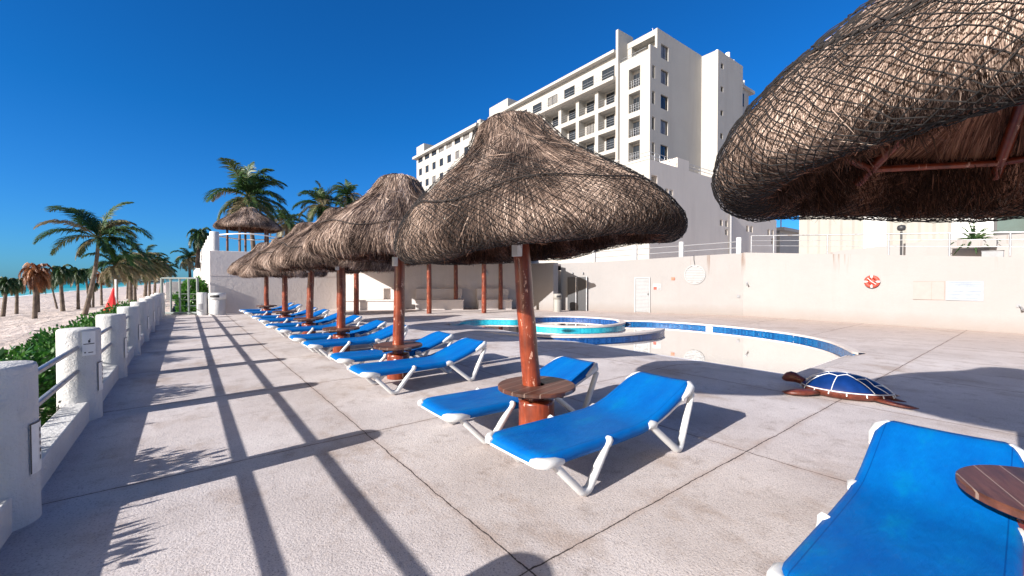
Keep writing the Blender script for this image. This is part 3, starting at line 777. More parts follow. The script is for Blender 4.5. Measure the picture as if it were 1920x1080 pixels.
ROPE = rope_mesh('rope', 1.72)
SH[:] = (-.12, .09)
CAN_MID = canopy_mesh('canopy', 110000, .0062, 22, .7, 12000, .43)
NET_A = net_mesh('net', 130, .0028, 31, 1.6, 1.3)
ROPE_A = rope_mesh('rope', 1.72)
SH[:] = (0, 0)
def umbrella(loc, lean, tilt, kind, rot, zoff, label, table_rot=0, shs=1.0, coff=(0, 0)):
    zs = 1.0
    root = thing('thatched_umbrella', label, 'beach umbrella', loc, 0, 'thatched umbrellas on red poles')
    lx, ly = lean
    mb = MB(); n = 14; pts = []; rad = []
    g = np.random.default_rng(int(abs(loc[1]) * 100) + 5)
    for k in range(n):
        t_ = k / (n - 1); z = -.02 + 3.12 * t_ * zs
        pts.append((lx * t_ + g.normal(0, .004), ly * t_ + g.normal(0, .004), z)); rad.append((.105 - .022 * t_) * (1 + g.normal(0, .012)))
    mb.tube(pts, rad, 20); mb.build('pole', M['pole'], root)
    mb = MB(); r = .195
    prof = [(r, -.02), (r * 1.0, .1), (r * .985, .25), (r * .99, .40), (r * .95, .43), (.09, .435)]
    mb.lathe(prof, 28); mb.build('pedestal', M['pole'], root)
    mb = MB(); mb.lathe([(.085, .54), (.405, .54), (.418, .548), (.418, .578), (.408, .586), (.085, .586)], 44, smooth=False)
    tt = mb.build('tabletop', M['table'], root); tt.rotation_euler = (0, 0, table_rot)
    mb = MB()
    for a in range(4):
        M4 = Matrix.Rotation(a * math.pi / 2 + .3, 4, 'Z'); mb.box(.09, .32, -.022, .022, .49, .5385, M4=M4)
    mb.build('table_bracket', M['table'], root)
    # crown of the umbrella
    me, net = {'near': (CAN_NEAR, NET_B), 'mid': (CAN_MID, NET_A), 'far': (CAN_FAR, None)}[kind]
    c = link('canopy', me, root); k_ = shs * (1 if kind != 'far' else .95); piv = Vector((0, 0, 2.1))
    rm = Matrix.Rotation(tilt[0], 4, 'X') @ Matrix.Rotation(tilt[1], 4, 'Y')        # tilted about the rim's own centre
    c.matrix_local = Matrix.Translation(Vector((coff[0], coff[1], zoff)) + piv) @ rm @ Matrix.Diagonal((k_, k_, 1.10 if kind == 'near' else 1, 1)) @ Matrix.Translation(-piv) @ Matrix.Rotation(rot, 4, 'Z')
    if net: link('net', net, c)
    link('rope', ROPE_A if kind == 'mid' else ROPE, c)
    mb = MB(); cr = math.cos(math.pi / 8)
    for k in range(8):
        a = k * math.pi / 4; a2 = (k + 1) * math.pi / 4
        mb.tube([(.98 * math.cos(a), .98 * math.sin(a), 2.29), (.98 * math.cos(a2), .98 * math.sin(a2), 2.29)], .022, 8)
    mb.build('ring_beam', M['pole'], c)
    for k in range(8):
        a = k * math.pi / 4; mb = MB(); mb.tube([(.06 * math.cos(a), .06 * math.sin(a), 3.05), (.7 * math.cos(a), .7 * math.sin(a), 2.50), (1.08 * math.cos(a), 1.08 * math.sin(a), 2.22)], .032, 8)
        mb.build('rafter', M['pole'], c)
    mb = MB(); mb.box(-.035, .035, -.05, .05, 1.98, 2.14)
    dx, dy = -.05, -.13 
    b = mb.build('light_box', M['white_paint'], root, (lx * .6 - .09, ly * .6 - .02, -.02), bevel=.006)
    return root
umbrella((3.57, -.07, 0), (-.05, .0), (R(-1.3), R(1.0)), 'near', 1.1, .25, 'huge thatched umbrella wrapped in black net filling the upper right corner', .4, 1.055)
umbrella((2.98, 3.42, 0), (-.20, .16), (R(-3.6), R(-4.4)), 'mid', 0, .0, 'large thatched umbrella in black net at the middle of the photo, pole fully in view', .2, .94, (.02, -.02))
umbrella((2.94, 7.08, 0), (.04, -.02), (R(0), R(1)), 'far', .4, .08, 'second thatched umbrella of the row, its peak left of the central one', .0)
umbrella((2.92, 10.45, 0), (.0, .02), (R(0), R(1)), 'far', 1.9, -.03, 'third thatched umbrella of the row, mostly hidden behind the second one', .3)
umbrella((2.92, 13.85, 0), (.12, -.02), (R(1), R(1)), 'far', 3.3, .0, 'fourth thatched umbrella of the row, its pole leaning to the right', .1)
umbrella((2.9, 17.6, 0), (.0, .0), (R(0), R(-1)), 'far', 4.4, -.14, 'fifth thatched umbrella of the row, low canopy with frayed pale rim', .6)
umbrella((2.9, 22.2, 0), (.0, .0), (R(0), R(0)), 'far', 5.5, .0, 'farthest thatched umbrella of the row, standing before the end wall', .0)

# ------------------------------------------------------------ walls round the deck
def wall_prism(mb, A, B, zA, zB, th, z0=-.05, n=1, cap=True):
    A = Vector((*A, 0)); B = Vector((*B, 0)); d_ = (B - A).normalized(); nrm = Vector((-d_.y, d_.x, 0)) * th
    vs = []
    for P_0, zt in ((A, zA), (B, zB)):
        for q in (P_0, P_0 + nrm):
            vs += [(q.x, q.y, z0), (q.x, q.y, zt)]
    # 0 A front lo,1 A front hi,2 A back lo,3 A back hi,4 B front lo,5 ,6,7
    mb.add(vs, [(0, 1, 5, 4), (2, 6, 7, 3), (1, 3, 7, 5), (0, 2, 3, 1), (4, 5, 7, 6)])
pw = thing('pool_wall', 'tall white stucco wall bending round the right side of the deck behind the pool', 'wall', (21.5, 9.4, 0))
WA, WB, WC = (17.4, 17.8), (21.6, 9.4), (21.2, -4.0)
loc = pw.location
mb = MB()
wd = Vector((WB[0] - WA[0], WB[1] - WA[1], 0)).normalized()
def wp_(t_, off=0, z=0):  # along left part
    n_ = Vector((wd.y, -wd.x, 0)); n_ = -n_ if n_.x > 0 else n_
    return (WA[0] + wd.x * t_ + n_.x * off, WA[1] + wd.y * t_ + n_.y * off, z)
# run of segments with gently sloping coping
ht = lambda t_: 2.74 + (3.08 - 2.74) * max(0, t_ - 1.4) / 8
tt_ = [0.0, 2.5, 5.0, 7.5, 9.39]
for a, b in zip(tt_[:-1], tt_[1:]):
    A = wp_(a); B = wp_(b); wall_prism(mb, A[:2], B[:2], ht(a), ht(b), .35)
rebase(mb, loc).build('wall_panel', M['wall'], pw)
mb = MB(); h2 = lambda y: 3.10 - (9.4 - y) / 8.6 * .62
yy = [9.4, 7.0, 4.4, 1.0, -4.0]
for a, b in zip(yy[:-1], yy[1:]):
    xa = WB[0] + (WC[0] - WB[0]) * (9.4 - a) / 13.4; xb = WB[0] + (WC[0] - WB[0]) * (9.4 - b) / 13.4
    wall_prism(mb, (xa, a), (xb, b), h2(a), h2(b), .35)
rebase(mb, loc).build('wall_panel', M['wall'], pw)
bpy.context.view_layer.update()
wallang = math.atan2(wd.y, wd.x)     # heading of left part
def onwall(t_, z, off=0.0): p = wp_(t_, off); return (p[0], p[1], z)
def wbox(mb, t0, t1, z0, z1, o0, o1, mi=0):
    vs = [(*wp_(t_, o)[:2], z) for z in (z0, z1) for o in (o0, o1) for t_ in (t0, t1)]
    mb.add(vs, [(0, 2, 3, 1), (4, 5, 7, 6), (0, 1, 5, 4), (2, 6, 7, 3), (0, 4, 6, 2), (1, 3, 7, 5)], mi)
def L3(o, lc):  # relocate builder vertices to local
    return rebase(o, lc)
# louvred door
lc = onwall(4.61, 0)
t = thing('louvred_door', 'white louvred metal door in the stucco wall behind the pool', 'door', lc)
mb = MB(); wbox(mb, 4.20, 4.26, .0, 1.90, -.01, .05); wbox(mb, 4.96, 5.02, .0, 1.90, -.01, .05); wbox(mb, 4.26, 4.96, 1.84, 1.90, -.01, .05)
rebase(mb, lc).build('door_frame', M['white_sun'], t)
mb = MB(); wbox(mb, 4.26, 4.96, .03, 1.84, -.005, .008, 1)
for k in range(24):
    z = .06 + k * .074; wbox(mb, 4.27, 4.95, z, z + .046, .005, .034, 0)
rebase(mb, lc).build('slat_panel', [M['white_sun'], M['grey_box']], t)
mb = MB(); wbox(mb, 4.90, 4.94, .95, 1.05, .03, .06); rebase(mb, lc).build('handle', M['darkmetal'], t)
# round vent
lc = onwall(7.21, 2.03)
t = thing('round_vent', 'round white louvred vent high on the stucco wall', 'vent', lc)
mb = MB(); rv = .46
for k in range(40):
    a0, a1 = 2 * math.pi * k / 40, 2 * math.pi * (k + 1) / 40
    q = []
    for o_ in (.0, .04):
        for a in (a0, a1):
            for r_ in (rv, rv + .035): q.append((*wp_(7.21 + r_ * math.cos(a), o_)[:2], 2.03 + r_ * math.sin(a)))
    mb.add(q, [(4, 5, 7, 6), (0, 4, 6, 2), (1, 3, 7, 5)])
rebase(mb, lc).build('frame', M['white_sun'], t)
mb = MB()
for k in range(11):
    z0 = -rv + k * (2 * rv / 11) + .008; z1 = z0 + 2 * rv / 11 - .022; zm = max(abs(z0), abs(z1)); hw = math.sqrt(max(.001, rv ** 2 - zm ** 2))
    wbox(mb, 7.21 - hw, 7.21 + hw, 2.03 + z0, 2.03 + z1, .004, .026)
rebase(mb, lc).build('slat', M['white_sun'], t)
mb = MB(); mb.tube([wp_(7.21, .03, 2.5), wp_(7.16, .03, 2.8), wp_(7.16, .03, 3.02)], .012, 6); rebase(mb, lc).build('cable', M['darkmetal'], t)
# small signs, boxes
def wsign(t0, t1, z0, z1, name, label, cat, fn, group=None):
    lc = onwall((t0 + t1) / 2, (z0 + z1) / 2)
    mb = MB(); wbox(mb, t0, t1, z0, z1, .002, .014, 0); mats = fn(mb, t0, t1, z0, z1)
    o = rebase(mb, lc).build(name, mats, None, lc); tag(o, label, cat, group); return o
def f_sign(mb, t0, t1, z0, z1):
    w_ = t1 - t0; h_ = z1 - z0
    wbox(mb, t0 + .06 * w_, t0 + .46 * w_, z0 + .05 * h_, z0 + .5 * h_, .014, .017, 1)
    wbox(mb, t0 + .56 * w_, t0 + .94 * w_, z0 + .05 * h_, z0 + .42 * h_, .014, .017, 2)
    wbox(mb, t0 + .15 * w_, t0 + .35 * w_, z0 + .68 * h_, z0 + .76 * h_, .014, .017, 2)
    wbox(mb, t0 + .60 * w_, t0 + .90 * w_, z0 + .60 * h_, z0 + .86 * h_, .014, .017, 2)
    return [M['white_sun'], M['ringred'], M['grey_box']]
wsign(5.17, 5.58, 1.22, 1.56, 'safety_sign', 'small red and white safety pictogram plate right of the louvred door', 'sign', f_sign)
def f_alarm(mb, t0, t1, z0, z1):
    wbox(mb, t0 + .03, t1 - .03, z0 + .03, z1 - .03, .014, .05, 0); return [simple('orange_box', (.40, .15, .09), .6)]
wsign(6.08, 6.26, 1.74, 1.90, 'alarm_box', 'small orange alarm box on the wall left of the round vent', 'alarm box', f_alarm)
def f_sw(mb, t0, t1, z0, z1):
    wbox(mb, t0 + .02, t1 - .02, z0 + .03, z1 - .03, .014, .05, 0); return [M['grey_box']]
wsign(9.12, 9.26, .87, 1.03, 'switch_box', 'small grey switch box low on the wall near the bend', 'switch box', f_sw)
# right part of the wall (x about 21.5, faces the sea)
def xr(y): return WB[0] + (WC[0] - WB[0]) * (9.4 - y) / 13.4
def rplate(mb, y0, y1, z0, z1, o0, o1, mi=0):
    x = xr((y0 + y1) / 2); mb.box(x - o1, x - o0, y0, y1, z0, z1, mi)
y_, z_ = 4.45, 1.68; lc = (xr(y_) - .08, y_, z_)
t = thing('life_ring', 'faded red life ring with pale bands hanging on the white wall', 'life ring', lc)
t.scale = (.88, .88, .88)
for nm, mt, r_, spans in (('foam_ring', M['ringred'], .075, [(a + 8, a + 82) for a in (0, 90, 180, 270)]), ('band', M['white_paint'], .08, [(a - 8, a + 8) for a in (0, 90, 180, 270)])):
    for a0, a1 in spans:
        mb = MB(); mb.tube([(0, .21 * math.cos(R(a0 + (a1 - a0) * k / 8)), .21 * math.sin(R(a0 + (a1 - a0) * k / 8))) for k in range(9)], r_, 10); mb.build(nm, mt, t)
mb = MB(); mb.lathe([(0, 0), (.11, 0), (.12, .03), (.07, .05), (0, .055)], 20); o = mb.build('hook_disc', M['ringred'], t); o.rotation_euler = (0, R(-90), 0)
mb = MB(); mb.tube([(-.07, .14, .16), (-.085, 0, .0), (-.07, -.16, -.12)], .012, 6); mb.build('rope', M['white_paint'], t)
def notice(y0, y1, z0, z1, label, lines, mat, name):
    lc = (xr((y0 + y1) / 2), (y0 + y1) / 2, (z0 + z1) / 2); mb = MB(); rplate(mb, y0, y1, z0, z1, .002, .02, 0)
    if lines:
        for k in range(10):
            z = z1 - .07 - k * (z1 - z0 - .08) / 10
            a = random.uniform(.03, .1); b = random.uniform(.04, .28); rplate(mb, y0 + b, y1 - a, z, z + .022, .02, .0215, 1)
    else:
        ym = y0 + (y1 - y0) * .4; rplate(mb, ym, ym + .01, z0, z1, .02, .0215, 1)
    rplate(mb, y0, y1, z1 - .012, z1, .02, .023, 2); rplate(mb, y0, y1, z0, z0 + .012, .02, .023, 2); rplate(mb, y0, y0 + .012, z0 + .012, z1 - .012, .02, .023, 2); rplate(mb, y1 - .012, y1, z0 + .012, z1 - .012, .02, .023, 2)
    o = rebase(mb, lc).build(name, [mat, simple('faint_print' + name, (.20, .23, .30) if lines else (.26, .21, .18), .8), M['grey_box'] if lines else simple('worn_edge', (.25, .2, .17), .8)], None, lc); tag(o, label, 'notice board')
notice(1.50, 2.40, 1.02, 1.71, 'pale blue notice board with rows of faded print on the white wall', True, simple('pale_board', (.25, .28, .32), .6), 'notice_board')
notice(2.43, 3.26, 1.02, 1.69, 'empty faded pinkish board left of the printed notice board', False, simple('pink_board', (.29, .25, .235), .7, .04), 'blank_board')
for (y, z, lb) in ((9.22, 1.62, 'small jutting metal lamp at the bend of the white wall'), (.74, .9, 'small grey pipe fitting at the right edge of the white wall')):
    lc = (xr(y), y, z); t = thing('wall_fitting', lb, 'wall fitting', lc)
    mb = MB(); mb.box(-.03, 0, -.05, .05, -.05, .05); mb.build('wall_plate', M['grey_box'], t)
    mb = MB(); mb.tube([(-.02, 0, 0), (-.12, -.06, -.04), (-.2, -.1, -.12)], [.015, .02, .04], 8); mb.build('spout', M['metal'], t)

# pillar, recess and dark panels left of the pool wall
mb = MB(); lc = (16.75, 17.6, 0)
t = thing('corner_wall', 'short white wall end beside the recess with two dark tall panels', 'wall', lc)
mb = MB(); mb.box(-.25, .12, -.1, 4.0, -.05, 2.75); mb.build('wall_panel', M['wall'], t)
mb = MB(); mb.box(.12, 1.6, 1.9, 2.2, -.05, 2.7); mb.build('back_panel', M['wall'], t)
for k in range(2):
    p = wp_(.72 + k * .62); lc = (p[0], p[1], 0)
    t = thing('tall_panel', ['left one of the two tall black panels leaning on the stucco wall', 'right one of the two tall black panels next to the stucco wall'][k], 'panel', lc, 0, 'tall black panels by the recess')
    mb = MB(); wbox(mb, .45 + k * .62, .95 + k * .62, .03, 1.93, .03, .14, 0); rebase(mb, lc).build('body', M['darkmetal'], t)
    mb = MB(); wbox(mb, .93 + k * .62, .97 + k * .62, .0, 1.95, .02, .15, 0); rebase(mb, lc).build('edge_frame', M['metal'], t)
    mb = MB(); wbox(mb, .68 + k * .62, .74 + k * .62, 2.1, 2.2, .02, .10, 0); rebase(mb, lc).build('lamp', M['grey_box'], t)
def bin_(loc, r, h, label, body, top, slot=True):
    t = thing('litter_bin', label, 'bin', loc)
    mb = MB(); mb.lathe([(r, 0), (r, h * .68), (r - .02, h * .7), (0, h * .7)], 28); mb.build('body', body, t)
    mb = MB(); mb.lathe([(r - .02, h * .7), (r + .015, h * .71), (r + .015, h * .97), (r - .02, h), (0, h + .01)], 28); mb.build('lid', top, t)
    if slot:
        mb = MB(); r2 = r + .02
        for k in range(6):
            a0 = R(-155 + k * 11 + 10); a1 = R(-155 + (k + 1) * 11 + 10)
            mb.add([(r2 * math.cos(a), r2 * math.sin(a), z) for a, z in ((a0, h * .8), (a1, h * .8), (a1, h * .91), (a0, h * .91))], [(0, 1, 2, 3)])
        mb.build('slot', M['darkmetal'], t)
    return t
bin_((16.25, 16.9, 0), .22, 1.0, 'slim beige litter bin in front of the recess left of the dark panels', M['corr'], M['corr'])
bin_((1.22, 25.9, 0), .36, 1.1, 'round white litter bin with a dark slot against the end wall', M['post'], M['white_paint'])
t = thing('bollard', 'white concrete bollard with a grey plate between the gate and the litter bin', 'bollard', (.62, 26.1, 0))
mb = MB(); mb.lathe([(.22, -.02), (.22, 1.1), (.2, 1.13), (0, 1.135)], 28); mb.build('body', M['post'], t)
mb = MB(); 
for k in range(4):
    a0, a1 = R(-150 + k * 16), R(-150 + (k + 1) * 16); mb.add([(.225 * math.cos(a), .225 * math.sin(a), z) for a, z in ((a0, .28), (a1, .28), (a1, .58), (a0, .58))], [(0, 1, 2, 3)])
mb.build('plate', M['grey_box'], t)

# end wall and terrace behind
ew = thing('end_wall', 'tall grey-white textured wall closing the far end of the deck', 'wall', (1, 26.7, 0))
mb = MB(); mb.box(-.05, 6.4, 0, .4, -.05, 3.28); mb.build('wall_panel', M['endwall'], ew, bevel=.02)
mb = MB(); mb.box(-.07, 6.4, -.012, .41, 1.98, 2.0); mb.build('ledge', M['endwall'], ew)
sw = thing('terrace_side_wall', 'white sea-facing side wall of the terrace with a row of short round posts on top', 'wall', (1, 27.1, 0))
mb = MB(); mb.box(-.05, .4, .003, 60, -1, 3.28); mb.build('wall_panel', M['post'], sw)
mb = MB(); mb.prism([(-3.0, 40), (-.06, 40), (-.06, 75), (-3.0, 75)], -1, 1.6); mb.build('lower_step', M['post'], sw)
for k in range(14):
    mb = MB(); mb.lathe([(.21, 3.25), (.21, 4.25), (.19, 4.28), (0, 4.285)], 24)
    mb.build('post', M['post'], sw, (.18, -.15 + k * 2.8, 0))
    if k:
        mb = MB(); mb.tube([(.18, -.15 + (k - 1) * 2.8, 3.95), (.18, -.15 + k * 2.8, 3.95)], .03, 8); mb.build('rail', M['metal'], sw)
mb = MB(); mb.box(1.4, 60, 27.1, 90, 3.1, 3.25); struct(mb.build('terrace', M['coping']))
# pergola recess: back wall, roof, posts, benches
bw_ = thing('pergola_wall', 'shaded white wall with built-in benches behind the pergola posts', 'wall', (7.4, 26.7, 0))
mb = MB(); A_, B_ = Vector((0, 0, 0)), Vector((10.3, -6.6, 0)); dd = (B_ - A_).normalized(); nn_ = Vector((-dd.y, dd.x, 0))
def obox(mb, o, t0, t1, n0, n1, z0, z1, mi=0):
    vs = [(o.x + dd.x * t_ + nn_.x * n, o.y + dd.y * t_ + nn_.y * n, z) for z in (z0, z1) for n in (n0, n1) for t_ in (t0, t1)]
    mb.add(vs, [(0, 2, 3, 1), (4, 5, 7, 6), (0, 1, 5, 4), (2, 6, 7, 3), (0, 4, 6, 2), (1, 3, 7, 5)], mi)
LW = (B_ - A_).length
obox(mb, A_, -.2, LW, 0, .3, -.05, 3.25); mb.build('wall_panel', M['endwall'], bw_)
O0 = Vector((7.4, 26.7, 0))
for k, (t0, t1) in enumerate(((.6, 3.7), (4.6, 7.4), (8.3, 10.3))):
    c_ = O0 + dd * ((t0 + t1) / 2) - nn_ * 1.2; lc = tuple(c_)
    t = thing('built_in_bench', ['long white masonry bench at the left end of the pergola', 'white masonry bench in the middle of the pergola, crossed by a slanting shadow', 'white masonry bench at the right end of the pergola with a low step'][k], 'bench', lc, 0, 'masonry benches under the pergola')
    mb = MB(); obox(mb, O0, t0, t1, -.45, -.02, -.02, 1.25); rebase(mb, lc).build('backrest', M['endwall'], t, bevel=.03)
    mb = MB(); obox(mb, O0, t0 + .1, t1 + .1, -1.3, -.453, -.02, .52); obox(mb, O0, t0 + .06, t1 + .14, -1.36, -.453, .523, .60); rebase(mb, lc).build('seat', M['endwall'], t, bevel=.02)
for k, (t_, z) in enumerate(((2.2, 2.4), (8.9, 2.15))):
    p = O0 + dd * t_; lc = (p.x - nn_.x * .03, p.y - nn_.y * .03, z)
    t = thing('wall_lamp', ['oval wall lamp above the left pergola bench', 'small wall lamp above the right pergola bench'][k], 'lamp', lc)
    mb = MB(); mb.lathe([(0, -.2), (.1, -.16), (.13, 0), (.1, .16), (0, .2)], 14); mb.build('lamp_shade', M['white_paint'], t)
    mb = MB(); mb.box(-.06, .06, -.02, .03, -.1, .1); mb.build('wall_plate', M['grey_box'], t)
pg = thing('pergola', 'pergola of round red posts carrying a flat roof before the white benches', 'pergola', (10, 21, 0))
for (x, y) in ((6.8, 21.7), (10.0, 20.0), (12.5, 18.6), (9.9, 23.9), (12.75, 22.0), (14.83, 20.3), (7.0, 24.6)):
    mb = MB(); mb.tube([(0, 0, -.02), (.01, 0, 1.5), (0, 0, 2.9)], [.13, .125, .12], 16); mb.build('post', M['pole'], pg, (x - 10, y - 21, 0))
mb = MB(); OO = Vector((7.4 - 10, 26.7 - 21, 0)); 
for k in range(26):
    t_ = -.2 + k * .47; obox(mb, OO, t_, t_ + .40, -5.4, .1, 3.02, 3.10)
mb.build('roof', M['table'], pg)
for n_ in (-5.1, -2.6): 
    mb = MB(); obox(mb, OO, -.4, 12.2, n_ - .08, n_ + .08, 2.88, 3.018); mb.build('beam', M['pole'], pg)

# gate
gt = thing('metal_gate', 'pale green metal bar gate at the far end of the walk beside the fence', 'gate', (-.98, 27.5, 0))
gdx, gdy = 1.42, -.9; 
def gpt(t_, z): return (gdx * t_, gdy * t_, z)
mb = MB()
for z, r_ in ((1.84, .045), (.08, .06)): mb.tube([gpt(0, z), gpt(1, z)], r_, 8, sq=5)
for k in range(5): mb.tube([gpt(k / 4, 0), gpt(k / 4, 1.86)], .055 if k in (0, 4) else .045, 8, sq=5)
mb.build('bar_frame', M['gate'], gt)
for k in range(3): 
    mb = MB(); mb.tube([gpt(0, .55 + k * .3 - .1), gpt(1, .55 + k * .3 - .1)], .012, 6); mb.build('crossbar', M['gate'], gt)
t = thing('bush', 'leafy green bush right behind the metal gate', 'bush', (.35, 28.6, -.3))
def blob_fn(c, r):
    def fn(g, n):
        d = g.normal(size=(n, 3)); d /= np.linalg.norm(d, axis=1)[:, None]
        k = 1 + .22 * np.sin(d[:, 0] * 5 + 1) * np.cos(d[:, 1] * 6) + .15 * np.sin(d[:, 2] * 9)
        return np.array(c) + d * np.array(r) * (k * g.uniform(.55, 1, n) ** .4)[:, None], d
    return fn
V, tn = leaf_cloud(blob_fn((0, 0, 1.0), (.75, .8, .95)), 5000, .16, 9, .6); link('foliage', quads_mesh('foliage', V, M['hedge'], np.clip(tn + .15, 0, 1)), t)
mb = MB(); mb.tube([(0, 0, -.3), (.05, 0, .8)], [.05, .02], 6); mb.build('stem', M['trunk'], t)

# ------------------------------------------------------------ red closed beach umbrella
lc = (-3.25, 32.5, -.6)
t = thing('closed_beach_umbrella', 'closed red cloth umbrella on a white pole between the palms and fence', 'beach umbrella', lc)
mb = MB(); mb.tube([(.1, -.1, 0), (.1, -.1, 2.4)], .045, 10); mb.build('pole', M['white_paint'], t)
g = np.random.default_rng(4); mb = MB(); vs = []; fs = []; nr, nz = 22, 10
for j in range(nz):
    t_ = j / (nz - 1)
    for k in range(nr):
        a = 2 * math.pi * k / nr; r_ = (.04 + .36 * t_ ** 1.1 - (.10 if t_ > .95 else 0)) * (1 + .22 * t_ * math.sin(a * 5 + t_ * 2))
        vs.append((r_ * math.cos(a) - .12 * t_, r_ * math.sin(a), 1.9 - 1.5 * t_ + (.12 * math.sin(a * 2) if j == nz - 1 else 0)))
for j in range(nz - 1):
    for k in range(nr): a = j * nr + k; b = j * nr + (k + 1) % nr; fs.append((a, b, b + nr, a + nr))
mb.add(vs, fs, 0, True); mb.build('cloth', M['red'], t)

# ------------------------------------------------------------ palms
def palm_crown(seed, n, L, droop, wind=(0, 0, 0), up=1.0, leafs=46, ll=.55, dirs=None, dry=.12, lw=.045):
    g = np.random.default_rng(seed); VV = []; TT = []
    K = 12
    for i in range(n):
        if dirs is not None and i < len(dirs): az, el, Lf = dirs[i]; az, el = R(az), R(el)
        else:
            f = i / n; az = i * 2.39996 + g.uniform(-.25, .25); el = R(78 * up * (1 - f) - 38 * f + g.uniform(-8, 8)); Lf = g.uniform(.85, 1.1)
        Ln = L * Lf; seg = Ln / K; p = np.zeros(3); d = np.array([math.cos(az) * math.cos(el), math.sin(az) * math.cos(el), math.sin(el)])
        pts = [p.copy()]; ds = [d.copy()]
        for k in range(K):
            d = d + np.array([wind[0], wind[1], -droop * (.4 + 1.2 * k / K)]) * .18; d /= np.linalg.norm(d); p = p + d * seg; pts.append(p.copy()); ds.append(d.copy())
        pts = np.array(pts); ds = np.array(ds); tint0 = np.clip(g.normal(.42, .15), .1, .8)
        if g.random() < dry * (i / n) * 3: tint0 = g.uniform(.85, 1)
        # rachis as thin strip
        side = np.cross(ds, [0, 0, 1]); side /= np.linalg.norm(side, axis=1)[:, None] + 1e-6
        wr = np.linspace(.05, .01, K + 1)[:, None]
        for q in (side, np.cross(side, ds)):
            a = pts - q * wr; b = pts + q * wr; v = np.stack([a[:-1], b[:-1], b[1:], a[1:]], 1); VV.append(v.reshape(-1, 3)); TT.append(np.full(len(v) * 4, min(1, tint0 + .35)))
        t_ = np.linspace(.12, .995, leafs); tk = t_ * K; k0 = np.minimum(tk.astype(int), K - 1); fr = (tk - k0)[:, None]
        P0 = pts[k0] * (1 - fr) + pts[k0 + 1] * fr; D0 = ds[k0] * (1 - fr) + ds[k0 + 1] * fr; S0 = side[k0]
        U0 = np.cross(S0, D0)
        ln = ll * Ln * .42 * (np.sin(np.pi * np.clip(t_ * .86 + .12, 0, 1)) ** .7)[:, None] * g.uniform(.8, 1.15, (leafs, 1))
        for sg in (-1, 1):
            dr = S0 * sg * .8 + D0 * (.55 + .5 * t_[:, None]) + U0 * .12 + g.normal(0, .10, (leafs, 3)) + np.array(wind) * .5
            dr /= np.linalg.norm(dr, axis=1)[:, None]
            m = P0 + dr * ln * .5; dr2 = dr + np.array([wind[0] * .5, wind[1] * .5, -.75 * droop]); dr2 /= np.linalg.norm(dr2, axis=1)[:, None]; e = m + dr2 * ln * .55
            wv = D0 * lw * .5 * (1 + .3 * g.normal(0, 1, (leafs, 1)))
            v1 = np.stack([P0 - wv * .7, P0 + wv * .7, m + wv, m - wv], 1); v2 = np.stack([m - wv, m + wv, e + wv * .15, e - wv * .15], 1)
            tt = np.repeat(np.clip(tint0 + g.normal(0, .1, leafs), 0, 1), 4)
            VV += [v1.reshape(-1, 3), v2.reshape(-1, 3)]; TT += [tt, np.clip(tt + .05, 0, 1)]
    return np.concatenate(VV), np.concatenate(TT)
def palm(base, top, crown, trunk_r, label, bend=0.0, group='coconut palms on the beach', mat='palm', name='palm_tree', scale=1.0, rot=0.0):
    base = Vector(base); top = Vector(top)
    if isinstance(crown, str) and crown.startswith('mop') and base.z < 0: top = top + Vector((0, 0, .35))
    if crown == 'wind': scale *= .86
    root = thing(name, label, 'palm tree', base, 0, group)
    d_ = top - base; mb = MB(); pts = []; rad = []; n = 26
    for k in range(n):
        t_ = k / (n - 1); s_ = t_ * t_ * (1 - bend) + t_ * bend if bend >= 0 else t_
        pts.append((d_.x * (t_ * (1 + bend) - bend * t_ * t_), d_.y * (t_ * (1 + bend) - bend * t_ * t_), -.4 * (1 - t_) ** 4 + d_.z * t_))
        rad.append(trunk_r * .72 * (1.25 - .5 * t_ + .5 * max(0, .12 - t_) * 6) * (1 + (.05 if k % 2 else -.02)))
    mb.tube(pts, rad, 10); mb.build('trunk', M['trunk'], root)
    # boots and dead sheaths under the crown
    if isinstance(crown, str): me = CROWNS[crown]
    else:
        V, tn = crown; me = quads_mesh('crown', V, M[mat], tn)
    o = link('crown', me, root, d_); o.scale = (scale * (.62 if isinstance(crown, str) and crown.startswith('mop') else 1),) * 2 + (scale * (.85 if isinstance(crown, str) and crown.startswith('mop') else 1),); o.rotation_euler = (0, 0, rot)
    return root
CROWNS = {}
def mkc(key, mat, *a, **k):
    V, tn = palm_crown(*a, **k); CROWNS[key] = quads_mesh('crown', V, M[mat], tn)
mkc('mop', 'palm', 5, 24, 1.75, 1.5, (.1, .0, 0), .85, 54, .8, lw=.07)
mkc('mop2', 'palm', 6, 22, 1.6, 1.9, (.12, .05, 0), .8, 50, .85, dry=.3, lw=.07)
mkc('mop_dry', 'palm_dry', 7, 26, 1.85, 1.7, (.15, .0, 0), .85, 54, .85, lw=.075)
mkc('big', 'palm', 8, 24, 3.0, .85, (.2, -.1, 0), 1.0, 70, .7, lw=.075)
mkc('big2', 'palm', 9, 22, 2.9, 1.1, (.25, -.1, 0), .9, 62, .7, dry=.3, lw=.075)
mkc('wind', 'palm', 10, 20, 2.8, 1.0, (.55, -.35, 0), .9, 66, .68, dry=.35, lw=.075)
